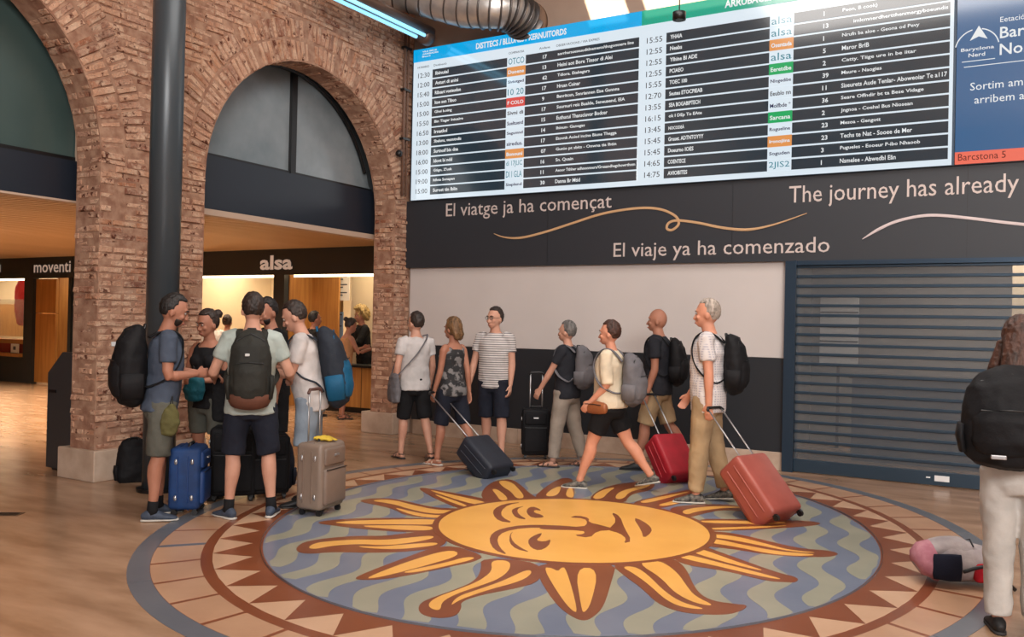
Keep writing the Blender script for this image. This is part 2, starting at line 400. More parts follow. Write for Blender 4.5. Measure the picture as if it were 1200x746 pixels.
# ---- timber slat ceiling over the ticket hall
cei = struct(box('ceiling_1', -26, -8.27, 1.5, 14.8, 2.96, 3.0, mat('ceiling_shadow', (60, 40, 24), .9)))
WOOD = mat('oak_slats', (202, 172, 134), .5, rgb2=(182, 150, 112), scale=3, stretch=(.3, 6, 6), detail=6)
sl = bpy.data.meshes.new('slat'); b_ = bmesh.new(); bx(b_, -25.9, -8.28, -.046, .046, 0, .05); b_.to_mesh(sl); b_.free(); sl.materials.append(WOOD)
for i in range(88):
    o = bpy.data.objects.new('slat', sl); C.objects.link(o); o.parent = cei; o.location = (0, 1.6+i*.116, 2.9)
# ---- ticket office front (wall_office) and the rooms behind
OFF = mat('office_front_charcoal', (40, 46, 50), .45)
CREAM = mat('office_cream', (214, 196, 166), .7, rgb2=(205, 186, 156), scale=1)
PANEL = mat('oak_panel', (188, 132, 68), .45, rgb2=(168, 112, 54), scale=3, stretch=(6, 6, .4), detail=5)
off = struct(box('wall_office', -26, -8.16, 11.78, 11.9, 2.43, 2.9, OFF))
LET = mat('sign_letter_white', (215, 210, 202), .5, emit=(215, 210, 202), estr=.25)
a_ = onY(40, 322, 11.78); b_ = onY(83, 322, 11.78); text('moventi', a_.x, 2.55, b_.x-a_.x, .25, LET, 11.77, off, bold=.01)
a_ = onY(305, 317, 11.78); b_ = onY(343, 316, 11.78); text('alsa', a_.x, 2.52, b_.x-a_.x, .27, LET, 11.77, off, bold=.03)
text('al', -21.35, 2.58, .46, .18, LET, 11.77, off, bold=.03)
box('led_strip', -26, -19.9, 11.92, 11.96, 2.39, 2.43, mat('led_warm', (255, 225, 180), emit=(255, 225, 180), estr=6), off)
box('led_strip', -15.5, -12.0, 11.92, 11.96, 2.39, 2.43, MATS['led_warm'], off); box('led_strip', -11.6, -8.3, 11.92, 11.96, 2.39, 2.43, MATS['led_warm'], off)
for x0, x1 in ((-19.92, -19.58), (-18.24, -18.14), (-11.97, -11.70)): box('mullion', x0, x1, 11.78, 11.92, 0, 2.43, OFF, off)
box('pier_panel', -18.1, -14.6, 11.8, 11.92, 0, 2.43, OFF, off)
box('wood_panel', -19.58, -18.82, 11.86, 11.93, .04, 1.62, PANEL, off); box('wood_panel', -19.58, -18.82, 11.86, 11.93, 1.63, 2.41, PANEL, off)
box('wood_panel', -11.70, -11.68, 11.9, 13.4, 0, 2.43, PANEL, off); box('wood_panel', -11.70, -11.02, 12.5, 12.55, 0, 2.43, PANEL, off)
struct(box('wall_office_rear', -26, -8.16, 14.2, 14.3, 0, 2.96, CREAM)); struct(box('wall_far_left', -26.1, -26, 1.5, 14.8, 0, 2.96, CREAM))
struct(box('wall_office_inner', -11.05, -8.16, 12.9, 12.96, 0, 2.96, CREAM))
struct(box('wall_office_divider', -18.9, -18.84, 11.95, 14.2, 0, 2.96, PANEL))
struct(box('wall_office_left', -14.6, -14.5, 11.9, 14.2, 0, 2.96, CREAM))
struct(box('wall_office_side', -8.24, -8.16, 10.42, 12.96, 0, 2.96, PLASTER))
for i, (x, y, e, sx) in enumerate(((-22.5, 13.0, 190, 5), (-18.3, 13, 40, .6), (-13.2, 12.9, 90, 2.2), (-9.9, 12.35, 32, 1.8))):
    light('office_ceiling_light', 'AREA', (x, y, 2.85), e, (1, .80, .55), (0, 0, 0), sx, .8)
# ================================================================ BOARD WALL
band = struct(box('trim_1', -7.86, 3.4, 10.12, 10.22, 2.385, 3.345, mat('journey_band_charcoal', (43, 46, 52), .5)))
for x in (-5.35, -2.9, -.45): box('panel_seam', x, x+.004, 10.118, 10.12, 2.39, 3.34, BLACK, band)
LPINK = mat('band_letter_pinkish', (200, 186, 180), .5, emit=(200, 186, 180), estr=.04)
text('El viatge ja ha començat', -6.97, 3.04, 2.53, .24, LPINK, 10.115, band)
text('El viaje ya ha comenzado', -4.40, 2.42, 2.60, .23, LPINK, 10.115, band)
text('The journey has already begun', -2.25, 2.985, 2.87, .25, LPINK, 10.115, band)
def flourish(pts, wid, m):
    P = spline([(p[0], 10.112, p[1]) for p in pts], 8); bm = bmesh.new(); K = len(P)
    rad = [(.004, max(.004, wid*.5*min(1, .25+2.2*math.sin(math.pi*i/(K-1))))) for i in range(K)]
    tube(bm, P, rad, side=(0, 1, 0), n=6, cap=0); return fin('flourish', bm, m, band)
flourish([(-6.17, 2.83), (-6.0, 2.775), (-5.75, 2.76), (-5.4, 2.82), (-5.0, 2.92), (-4.55, 3.03), (-4.1, 3.075), (-3.8, 3.05), (-3.6, 2.96), (-3.55, 2.86), (-3.63, 2.79), (-3.70, 2.81), (-3.67, 2.88), (-3.55, 2.90), (-3.3, 2.86), (-3.0, 2.79), (-2.7, 2.76), (-2.4, 2.81), (-2.05, 2.92)], .035, mat('flourish_gold', (196, 158, 118), .4))
flourish([(-1.46, 2.61), (-1.3, 2.71), (-1.12, 2.79), (-.9, 2.835), (-.7, 2.835), (-.4, 2.79), (0.0, 2.72), (.5, 2.66), (1.1, 2.72)], .035, mat('flourish_pale', (205, 190, 190), .4))

def screen(name, rgb, e=1.0, rough=.12):
    return mat(name, tuple(int(v*.25) for v in rgb), rough, emit=rgb, estr=e, spec=1.0, coat=1.0)
S_WHITE = screen('screen_white', (222, 236, 246), .95); S_BAR = screen('screen_slate', (46, 60, 70), .8); S_CYAN = screen('screen_cyan', (8, 172, 236), .95)
S_GREEN = screen('screen_green', (24, 170, 140), .9); S_TXT = screen('screen_text', (235, 240, 242), .9); S_DK = screen('screen_dark_text', (60, 66, 78), .5)
S_ORANGE = screen('screen_orange', (226, 150, 84), .95); S_RED = screen('screen_red', (224, 78, 74), .9); S_LGREEN = screen('screen_leaf_green', (22, 172, 100), .9)
S_TEAL = screen('screen_teal_text', (44, 148, 168), .7); S_NAVY = screen('screen_navy_text', (36, 44, 92), .6); S_BLUE = screen('screen_info_blue', (52, 98, 142), .95)
S_CORAL = screen('screen_coral', (238, 112, 92), .95); S_MAR = screen('screen_maroon_text', (110, 24, 20), .6)
board = thing('departure_board', 'wide backlit departures and arrivals board with slate rows, cyan and green header', 'display board', (0, 0, 0))
BY = 10.06
box('casing', -7.58, -.575, BY+.02, 10.22, 3.345, 5.515, mat('board_casing', (40, 60, 78), .4), board)
box('screen_face', -7.555, -.60, BY+.008, BY+.02, 3.35, 5.51, S_WHITE, board)
box('header_bar', -7.555, -4.06, BY, BY+.01, 5.33, 5.51, S_CYAN, board); box('header_bar', -4.06, -.60, BY, BY+.01, 5.33, 5.51, S_GREEN, board)
text('DISTTECS / BLLUNLS / KERNUITORDS', -6.49, 5.375, 1.39, .085, S_TXT, BY-.001, board, bold=.03)
text('ARRUBACES / LLEGADES', -3.02, 5.375, 1.1, .09, S_TXT, BY-.001, board, bold=.03)
for k, s in enumerate(('VILE BECE', 'ARRIBADES', 'Bori')): text(s, -7.40, 5.455-k*.035, (.25, .28, .14)[k], .022, S_TXT, BY-.001, board, bold=.02)
for s, x, w_ in (('HORARIO', -7.48, .2), ('Destinació', -7.2, .22), ('COMPANYIA', -5.97, .24), ('Andana', -5.5, .16), ('OBSERVACIONS / VIA EXPRES', -5.25, .62)):
    text(s, x, 5.235, w_, .03, S_DK, BY+.006, board)
R0, RP, RH = 5.19, .1382, .118
L_time = ['12:30', '12:00', '15:40', '15:00', '15:00', '15:50', '16:50', '13:00', '18:00', '16:00', '15:00', '19:00', '15:00']
L_dest = ['Ibinuial', 'Asturi di anini', 'Ribuart vosteudue', 'Itoe son Tibuo', 'Ghei b.ning', 'Bin Tisgar Intuaire', 'Irnatlol', 'Sbaluns, vesmtndis', 'Surtnoif bin dna', 'Idont bi ndd', 'Gtigo, Z\'usk', 'Itibna Sonapan', 'Surost tin Iblin']
L_tag = [('OTCO', 0), ('Duoene', 1), ('Siviotged', 2), ('10 20', 0), ('F COLO', 3), ('Sivni di', 4), ('Sueltuend', 2), ('Segumnd', 2), ('siredus.', 2), ('Bonouni', 1), ('di 17JLIC', 0), ('DI I GLA', 0), ('Sieplend', 5)]
L_num = ['17', '13', '62', '17', '9', '17', '15', '14', '17', '07', '16', '11', '30']
L_txt = ['aorrhersueseuuditlnemenn/thogomnere line', 'Heini aot Bore Tinsor di Alei', 'Tdiora. Etabagars', 'Hruan Coinar', 'Banritcun, Snnriannen Eise Gunnna', 'Suurnuri reis Bualde, Seneuaend, EIA', 'Euthucui Thansciuvor Bodcer', 'Ihinun- Ganegas', 'Etovnk Aoied incine Biune Thegga', 'Gunio pt sbits - Onwna tia Ihtin', 'Sn. Quain', 'Aeoor Tthher adhnonnners/Gruaandhegchowrthnm', 'Danna Br Mtid']
R_time = ['15:55', '12:55', '12:55', '12:55', '15:55', '12:70', '13:55', '16:15', '13:45', '15:45', '15:45', '14:65', '14:75']
R_dest = ['YHAIA', 'Neabs', 'YIhine BI ADE', 'PCIAEO', 'TOEC 100', 'Seuteu ETOCPIEAB', 'SEA BOGABIPTECH', 'ok I DEp To EAte', 'NOCODEÀ', 'Gruuet. ADTNTOYYY', 'Doeurno IOES', 'COENTECE', 'AVIOBITES']
R_tag = [('alsa', 0), ('alsa', 0), ('Osentada', 1), ('alsa', 0), ('Eeretdbe', 6), ('Nlogedibe', 5), ('Eeublo nn', 4), ('Molfbde *', 2), ('Sarcana', 6), ('Rogueline', 5), ('Ironojiina', 1), ('Soguden', 5), ('2JIS2', 0)]
R_num = ['1', '13', '1', '5', '2', '39', '11', '36', '2', '23', '23', '3', '1']
R_txt = ['Peon, B cook)', 'imlcmnerdhertthenmergyboeundis', 'Nrufn ba aloe - Geona od Pevy', 'Maror BrlB', 'Catty. Tiige ure in be iitar', 'Maure - Naogies', 'Siseurets Aude Tenlar- Aboweoiar Te a117', 'Seare Offndir bt ta Bese Vidage', 'Jngnoa - Coehal Bus Niosean', 'Mesoa - Gengott', 'Techs te Nat - Sooee de Mer', 'Pugueles - Eooeur P-ibo Nhaoob', 'Nsmelee - Abwedbl Eãn']
TG = {0: (S_WHITE, S_TEAL), 1: (S_ORANGE, S_WHITE), 2: (S_WHITE, S_NAVY), 3: (S_RED, S_TXT), 4: (S_WHITE, S_DK), 5: (S_WHITE, S_NAVY), 6: (S_LGREEN, S_TXT)}
for side, (bx0, bx1, tx, tg0, tg1, nx, dx, T, Dd, Tg, Nn, Tx) in enumerate(((-7.215, -4.09, -7.47, -5.985, -5.70, -5.44, -5.22, L_time, L_dest, L_tag, L_num, L_txt), (-3.735, -.635, -3.99, -2.49, -2.22, -1.90, -1.70, R_time, R_dest, R_tag, R_num, R_txt))):
    for i in range(13):
        zt = R0 - i*RP; zb = zt-RH
        box('row_bar', bx0, bx1, BY, BY+.009, zb, zt, S_BAR, board)
        bg, fg = TG[Tg[i][1]]
        tgb = box('company_tag', tg0, tg1, BY-.003, BY, zb-.004, zt+.004, bg, board)
        big = Tg[i][1] == 0
        text(Tg[i][0], tg0+.02, zb+(.018 if big else .03), tg1-tg0-.04, .085 if big else .05, fg, BY-.004, tgb, bold=.0 if big else .02)
        text(T[i], tx, zb+.025, .2, .068, S_DK, BY+.007, board, bold=.0)
        text(Dd[i], bx0+.05, zb+.035, .024*len(Dd[i])+.03, .05, S_TXT, BY-.001, board, bold=.02)
        text(Nn[i], nx, zb+.03, None, .052, S_TXT, BY-.001, board, bold=.02)
        L_ = min(.026*len(Tx[i])+.02, bx1-dx-.02)
        if Tx[i].startswith('iml'): text(Tx[i], bx1-.95, zb+.035, .93, .05, S_TXT, BY-.001, board, bold=.02)
        else: text(Tx[i], dx, zb+.035, L_, .05, S_TXT, BY-.001, board, bold=.015)
info = thing('information_screen', 'blue station information screen with white writing and coral bottom strip, right of the board', 'display board', (0, 0, 0))
box('casing', -.57, 3.0, BY+.02, 10.22, 3.345, 5.515, MATS['board_casing'], info)
box('screen_face', -.57, 3.0, BY, BY+.02, 3.475, 5.51, S_BLUE, info); box('bottom_strip', -.57, 3.0, BY, BY+.02, 3.35, 3.475, S_CORAL, info)
text('Barcstona 5', -.54, 3.385, .43, .07, S_MAR, BY-.001, info)
text('Eetació d\'Autobusos', -.18, 4.765, None, .055, S_TXT, BY-.001, info)
text('Barcelona', -.18, 4.60, None, .115, S_TXT, BY-.001, info, bold=.01); text('Nord', -.18, 4.43, None, .115, S_TXT, BY-.001, info, bold=.01)
text('Sortim amb puntualitat,', -.44, 4.075, None, .105, S_TXT, BY-.001, info); text('arribem a temps', -.40, 3.935, None, .105, S_TXT, BY-.001, info)
text('Baryclona', -.53, 4.50, .30, .045, S_TXT, BY-.001, info, bold=.01); text('Nerd', -.46, 4.445, .15, .04, S_TXT, BY-.001, info, bold=.01)
prism_xz('arrow_emblem', [(-.45, 4.615), (-.37, 4.76), (-.29, 4.615), (-.37, 4.65)], BY-.004, BY, S_TXT, info)
bm = bmesh.new(); tube(bm, [(-.385+.20*math.cos(a), BY-.002, 4.52+.21*math.sin(a)) for a in [math.pi*(.93-.36*i/12) for i in range(13)]], [.006], side=(0, 1, 0), n=5, cap=0)
tube(bm, [(-.385+.20*math.cos(a), BY-.002, 4.52+.21*math.sin(a)) for a in [math.pi*(.43-.36*i/12) for i in range(13)]], [.006], side=(0, 1, 0), n=5, cap=0)
fin('arc_emblem', bm, S_TXT, info)
box('rule_line', -.52, -.22, BY-.003, BY, 4.40, 4.407, S_TXT, info); box('rule_line', -.5, 1.0, BY-.003, BY, 4.345, 4.352, S_TXT, info)

# ================================================================ ROLLER SHUTTER
sh = thing('roller_shutter', 'closed grey roller shutter with blue steel posts beside the white panel', 'shutter', (0, 0, 0))
SLAT = mat('shutter_clear_slat', (112, 116, 120), .25, alpha=.34, spec=.7); RAIL = mat('shutter_rail', (50, 68, 84), .35, metal=.4)
box('post', -2.27, -2.15, 10.08, 10.30, 0, 2.385, STEEL, sh); box('post', 1.5, 1.62, 10.08, 10.30, 0, 2.385, STEEL, sh)
box('head_rail', -2.15, 1.5, 10.10, 10.28, 2.335, 2.385, STEEL, sh)
rail = box('bottom_rail', -2.15, 1.5, 10.12, 10.17, .01, .15, RAIL, sh, bev=.004)
box('sticker', -.71, -.57, 10.116, 10.12, .055, .115, mat('sticker_white', (225, 225, 225), .5), rail)
box('sticker', -.79, -.75, 10.116, 10.12, .08, .095, MATS['sticker_white'], rail)
np_ = 20; ph = (2.335-.15)/np_
sm = bpy.data.meshes.new('slat_pane'); b_ = bmesh.new(); bx(b_, -2.15, 1.5, -.006, .006, 0, ph-.03); b_.to_mesh(sm); b_.free(); sm.materials.append(SLAT)
rm = bpy.data.meshes.new('slat_rail'); b_ = bmesh.new(); bx(b_, -2.15, 1.5, -.018, .012, ph-.032, ph); bmesh.ops.bevel(b_, geom=b_.edges[:], offset=.005, segments=1, affect='EDGES'); b_.to_mesh(rm); b_.free(); rm.materials.append(RAIL)
for i in range(np_):
    o = bpy.data.objects.new('slat', sm); C.objects.link(o); o.parent = sh; o.location = (0, 10.16, .15+i*ph)
    q = bpy.data.objects.new('slat_rail', rm); C.objects.link(q); q.parent = o
# shop behind the shutter
GR = mat('shop_wall_grey', (120, 116, 112), .8)
struct(box('wall_shop_rear', -2.6, 2.4, 13.3, 13.4, 0, 2.8, GR)); struct(box('wall_shop_left', -2.7, -2.6, 10.42, 13.4, 0, 2.8, GR)); struct(box('wall_shop_right', 2.4, 2.5, 10.42, 13.4, 0, 2.8, GR))
struct(box('ceiling_3', -2.7, 2.5, 10.42, 13.4, 2.8, 2.9, GR))
cn = thing('shop_counter', 'blue-grey shop counter seen dimly through the shutter slats', 'counter', (-.9, 11.8, 0))
box('body', -.85, .6, -.3, .3, 0, 1.02, mat('counter_slate_blue', (36, 50, 70), .5), cn); box('worktop', -.88, .63, -.33, .33, 1.02, 1.06, BLACK, cn)
po = thing('shop_pillar', 'pale square pillar inside the shuttered shop', 'pillar', (.1, 12.3, 0)); box('shaft', -.14, .14, -.14, .14, 0, 2.8, CREAM, po); box('notice', -.08, .08, -.15, -.14, 1.3, 1.6, BLACK, po)
sp = thing('shop_display_panel', 'white gridded display panel on the left inside the shuttered shop', 'panel', (-2.0, 12.6, 1.15))
box('stand', -.12, -.08, .0, .03, -1.15, 0, BLACK, sp); box('backing', -.35, .15, 0, .03, 0, .95, mat('display_white', (190, 190, 188), .5), sp)
for k in range(4): box('grid_bar', -.35, .15, -.01, 0, .2*k+.1, .2*k+.12, BLACK, sp)
light('shop_ceiling_light', 'AREA', (0, 11.9, 2.7), 75, (1, .9, .8), (0, 0, 0), 2.5, 1)

# ================================================================ OVERHEAD
GALV = mat('galvanised_duct', (214, 210, 204), .34, metal=.7, rgb2=(186, 184, 182), scale=6, bump=.05, bscale=30)
duct = thing('ventilation_duct', 'silver spiral ventilation duct bending into the wall above the board', 'duct', (0, 0, 0))
cpx = [(310, -44, 8.6), (395, -30, 8.9), (450, -18, 9.2), (500, -6, 9.45), (545, 6, 9.6), (577, 10, 9.7), (598, 13, 9.86), (612, 22, 10.05), (616, 30, 10.2)]
P = spline([onY(x, y, Y) for x, y, Y in cpx], 6)
bm = bmesh.new(); tube(bm, P, [.285 if i < 26 else .27-.004*(i-26) for i in range(len(P))], side=(0, 0, 1), n=28, cap=0); fin('duct_body', bm, GALV, duct, True)
bm = bmesh.new()
for i in list(range(6, len(P)-3, 2)):
    t = (P[i+1]-P[i-1]).normalized(); tube(bm, [P[i]-t*.012, P[i], P[i]+t*.012], [.288, .296, .288] if i < 26 else [.275, .284, .275], side=(0, 0, 1), n=28, cap=0)
fin('seam_rings', bm, mat('duct_seam', (104, 100, 98), .35, metal=.8), duct, True)
bm = bmesh.new(); e_ = P[-1]; tube(bm, [(e_.x, 10.14, e_.z), (e_.x, 10.22, e_.z)], [.33], side=(0, 0, 1), n=28, cap=0); fin('wall_collar', bm, mat('collar_brown', (120, 92, 72), .7), duct, True)
lf = thing('tube_light', 'twin tube light fitting with bright blue-white tubes beside the brick wall', 'light fitting', (0, 0, 0))
A = onX(380, -14, -7.2); B = onX(500, 43, -7.2)
def off2(p, dx, dz): return V((p.x+dx, p.y, p.z+dz))
bm = bmesh.new(); tube(bm, [off2(A, 0, .06), off2(B, 0, .06)], [(.15, .08)], side=(1, 0, 0), n=16, cap=0); fin('housing', bm, mat('fitting_grey_brown', (104, 84, 74), .4, metal=.4), lf, True)
for dx in (-.07, .07):
    bm = bmesh.new(); t_ = A.lerp(B, .93); tube(bm, [off2(A, dx, -.03), off2(t_, dx, -.03)], [.024], side=(1, 0, 0), n=12, cap=.4); fin('tube', bm, mat('tube_glow', (120, 200, 240), emit=(150, 215, 250), estr=1.3), lf, True)
bm = bmesh.new(); tube(bm, [B.lerp(A, .04), B.lerp(A, -.02)], [.12], side=(1, 0, 0), n=16, cap=.3); fin('end_cap', bm, MATS['fitting_grey_brown'], lf, True)
cp = thing('conduit_pipe', 'thin rusty conduit pipe clipped to the brick beside the board', 'pipe', (-7.60, 9.92, 0))
bm = bmesh.new(); tube(bm, [(0, 0, 3.4), (0, 0, 5.9)], [.022], n=8, cap=0); tube(bm, [(.0, .08, 3.4), (.0, .08, 5.9)], [.015], n=8, cap=0); fin('pipe', bm, mat('conduit_rust', (112, 82, 66), .6), cp, True)
for z in (4.2, 4.9, 5.5): box('clip', -.04, .03, -.04, .12, z, z+.03, BLACK, cp)
dc = thing('security_camera', 'small dark dome camera on the conduit beside the arch', 'camera', (-7.58, 9.80, 3.98))
bm = bmesh.new(); ell(bm, (0, 0, 0), (.05, .05, .05)); fin('dome', bm, BLACK, dc, True); box('bracket', -.03, .03, 0, .06, .03, .06, MATS['conduit_rust'], dc)
hp = onY(796, 18, 8.2); hs = thing('hanging_sensor', 'small black puck hanging on a cable in front of the board header', 'sensor', hp)
bm = bmesh.new(); tube(bm, [(0, 0, -.045), (0, 0, .03)], [.065], n=20, cap=0); fin('puck', bm, BLACK, hs, True)
bm = bmesh.new(); tube(bm, [(0, 0, .03), (0, 0, 7.55-hp.z)], [.006], n=6, cap=0); fin('cable', bm, BLACK, hs)
bm = bmesh.new(); tube(bm, [(0, 0, -.05), (0, 0, -.045)], [.045], n=16, cap=0); fin('lens_ring', bm, mat('lens_teal', (60, 80, 80), .2), hs)

# ================================================================ TICKET OFFICE THINGS
def post(name, lab, cat, pxy, Y, w_, h_, z, m, lines, mm, group=None):
    p = onY(pxy[0], pxy[1], Y); t = thing(name, lab, cat, (p.x, Y, z)); box('sheet', 0, w_, -.01, 0, 0, h_, m, t)
    for k in range(lines): box('print_line', w_*.1, w_*(.9-.2*(k % 3)), -.014, -.01, h_*(.88-.8*k/lines), h_*(.88-.8*k/lines)+h_*.045, mm, t)
    return t
PAPER = mat('paper_white', (225, 222, 214), .6); INK = mat('ink_grey', (70, 74, 84), .6); PBLUE = mat('poster_blue', (130, 150, 170), .6)
post('fare_notice', 'white fare notice hung high in the right ticket window', 'poster', (385, 345), 12.6, .52, .50, 1.98, PAPER, 8, INK)
post('wall_poster', 'blue and grey poster on the cream ticket office wall', 'poster', (388, 400), 12.85, .30, .55, 1.22, PBLUE, 6, INK)
post('partner_poster', 'tall white poster beside the wood panels of the left ticket office', 'poster', (68, 380), 14.18, .5, 1.5, .95, PAPER, 5, MATS['ink_grey'])
tcn = thing('ticket_counter', 'oak-fronted ticket counter with black kick board beneath the right window', 'counter', (-9.3, 11.75, 0))
box('front', -1.75, .9, 0, .05, .1, .80, PANEL, tcn); box('kick_board', -1.75, .9, .03, .05, 0, .1, BLACK, tcn); box('worktop', -1.78, .9, -.12, .3, .80, .84, BLACK, tcn)
for k in range(3): box('panel_joint', -1.2+k*.7, -1.19+k*.7, -.002, 0, .1, .8, BLACK, tcn)
dsk = thing('service_desk', 'dark ticket desk with red and wood shelf at far left', 'counter', (-22.3, 11.8, 0))
box('front', -2.6, 2.38, 0, .05, 0, .60, mat('desk_slate', (40, 50, 54), .5), dsk); box('lower_shelf', -2.6, 2.38, -.1, .6, .60, .68, PANEL, dsk)
box('red_riser', -2.6, 2.38, .1, .14, .68, .90, mat('riser_red', (150, 24, 20), .5), dsk); box('upper_shelf', -2.6, 2.38, 0, .5, .90, 1.0, PANEL, dsk)
lb = thing('card_stand', 'small white card stand on the dark ticket desk', 'sign', (-20.35, 11.75, .68)); box('card', 0, .3, 0, .02, 0, .22, PAPER, lb); box('foot', 0, .3, -.03, .05, 0, .01, INK, lb); box('printed_mark', .1, .2, -.004, 0, .08, .16, INK, lb)
rj = thing('hanging_red_jacket', 'red jacket hanging inside the far left ticket office', 'clothing', (-21.3, 12.6, 1.75))
bm = bmesh.new(); tube(bm, [(0, 0, .75), (0, 0, .55), (.05, 0, .1), (.1, 0, -.35)], [(.12, .08), (.34, .12), (.42, .14), (.36, .12)], n=16); tube(bm, [(.3, 0, .5), (.5, 0, -.2)], [.1, .08], n=10)
mods(fin('shell', bm, mat('jacket_red', (196, 22, 30), .7), rj, True), .03, 4, .05, .2); box('hanger', -.2, .2, -.01, .01, .78, .8, BLACK, rj); struct(box('wall_office_screen', -26, -19.9, 13.4, 13.45, 1.0, 1.85, PANEL))
gp = thing('glass_screen', 'clear glass screen above the dark ticket desk', 'glass screen', (-22.3, 12.2, 1.0)); box('pane', -2.6, 2.38, 0, .01, 0, .95, mat('clear_glass', (200, 215, 215), .05, alpha=.25), gp); box('clamp', 0, .1, -.01, .02, 0, .05, BLACK, gp)
ac = thing('air_conditioner', 'white wall-mounted air conditioner above the queue', 'air conditioner', (-13.15, 14.0, 2.0)); box('case', -.6, .6, -.2, .2, 0, .28, PAPER, ac, bev=.03); box('louvre', -.5, .5, -.215, -.2, .03, .07, BLACK, ac)
struct(box('door_1', -13.5, -12.6, 14.12, 14.2, 0, 2.1, mat('door_pale', (220, 208, 188), .6)))
ki = thing('ticket_kiosk', 'slanted charcoal ticket kiosk half hidden behind the left brick pier', 'kiosk', (-8.42, 5.60, 0))
prism_xz('cabinet', [(-.22, .03), (.22, .03), (.22, 1.22), (.02, 1.22), (-.22, 1.0)], -.22, .22, mat('kiosk_charcoal', (52, 52, 54), .45), ki)
box('plinth', -.18, .20, -.18, .18, 0, .03, BLACK, ki); box('card_slot', -.19, -.07, -.228, -.22, .80, .83, BLACK, ki); box('side_trim', -.228, -.222, -.2, .2, .05, .98, STONE, ki)
fg = thing('floor_grille', 'narrow dark slotted floor grille in the tan floor at left', 'grille', (-6.98, 3.98, 0), math.radians(35))
box('frame', -.25, .16, -.06, .06, 0, .004, mat('grille_bronze', (96, 72, 52), .5), fg)
for k in range(5): box('slot', -.23, .14, -.05+k*.022, -.04+k*.022, .004, .006, BLACK, fg)

# ================================================================ FLOOR MOSAIC
mo = thing('floor_mosaic', 'large round sun mosaic with a yellow face set in the floor', 'mosaic', (0, 0, 0))
def terr(n, a, b, rough=.28): return mat(n, a, rough, rgb2=b, scale=2.5, mix=(.3, .7), detail=8, bump=.03, bscale=90, spec=.5)
M_BRN = terr('terrazzo_rust', (134, 76, 48), (120, 66, 42)); M_TAN = terr('terrazzo_tan', (190, 152, 122), (172, 132, 104)); M_BG = terr('terrazzo_pink_beige', (204, 168, 138), (190, 152, 122))
M_GRY = terr('terrazzo_blue_grey', (104, 108, 116), (92, 97, 106)); M_BLU = terr('terrazzo_blue', (118, 126, 144), (106, 116, 136)); M_SAGE = terr('terrazzo_sage', (158, 156, 138), (144, 144, 128))
M_YEL = terr('terrazzo_yellow', (232, 176, 92), (222, 164, 82))
EC = V((-3.112, 6.481)); EE = 1.184; EPH = .169
def el(r, deg):
    a = math.radians(deg); x, y = r*math.cos(a), r*math.sin(a)*EE
    return (EC.x+x*math.cos(EPH)-y*math.sin(EPH), EC.y+x*math.sin(EPH)+y*math.cos(EPH))
def annulus(name, r0, r1, d0, d1, z0, z1, m, parent, n=8):
    pts = [el(r1, d0+(d1-d0)*i/n) for i in range(n+1)] + [el(r0, d1-(d1-d0)*i/n) for i in range(n+1)]
    return plate(name, pts, z0, z1, m, parent)
def el3(r, deg):
    a = math.radians(deg); x, y = r*math.cos(a), r*math.sin(a)*1.142; p = .017
    return (-3.088+x*math.cos(p)-y*math.sin(p), 6.458+x*math.sin(p)+y*math.cos(p))
def el_out(r, deg):                    # the point of the outer ellipse on the mosaic's own radial
    d = V(el(1, deg))-EC; lo, hi = 2.5, 3.4
    for _ in range(30):
        t = (lo+hi)/2; p = EC+d*t; v = p-V((-3.088, 6.458)); x = v.x*math.cos(.017)+v.y*math.sin(.017); y = (-v.x*math.sin(.017)+v.y*math.cos(.017))/1.142
        if x*x+y*y < r*r: lo = t
        else: hi = t
    return tuple(EC+d*lo)
for k in range(15):
    d0, d1 = k*24+.05, k*24+23.95
    plate('outer_ring', [el3(3.088, d0+(d1-d0)*i/8) for i in range(9)]+[el3(2.965, d1-(d1-d0)*i/8) for i in range(9)], .0003, .002, M_GRY, mo)
plate('base_ring', [el3(2.97, i*2) for i in range(180)], .0002, .001, M_BRN, mo)
for k in range(45):
    if k in (27, 40): plate('grey_divider', [el_out(2.962, k*8-.5), el_out(2.962, k*8+.5), el(2.69, k*8+.5), el(2.69, k*8-.5)], .001, .0024, M_GRY, mo)
    g0, g1 = k*8+.33, k*8+7.67
    plate('stone_slab', [el_out(2.962, g0+(g1-g0)*i/3) for i in range(4)]+[el(2.69, g1-(g1-g0)*i/3) for i in range(4)], .001, .002, M_TAN, mo)
    c = k*8+1.6
    plate('triangle_inlay', [el(2.385, c), el(2.62, c-3.95), el(2.622, c), el(2.62, c+3.95)], .001, .002, M_BG, mo)
plate('water_disc', [el(2.315, i*2) for i in range(180)], .001, .0025, M_BLU, mo)
bm_ = [el(2.33, i*2) for i in range(181)]
bm = bmesh.new(); tube(bm, [(p[0], p[1], .002) for p in bm_], [(.012, .001)], side=(0, 0, 1), n=4, cap=0); fin('edge_line', bm, M_GRY, mo)
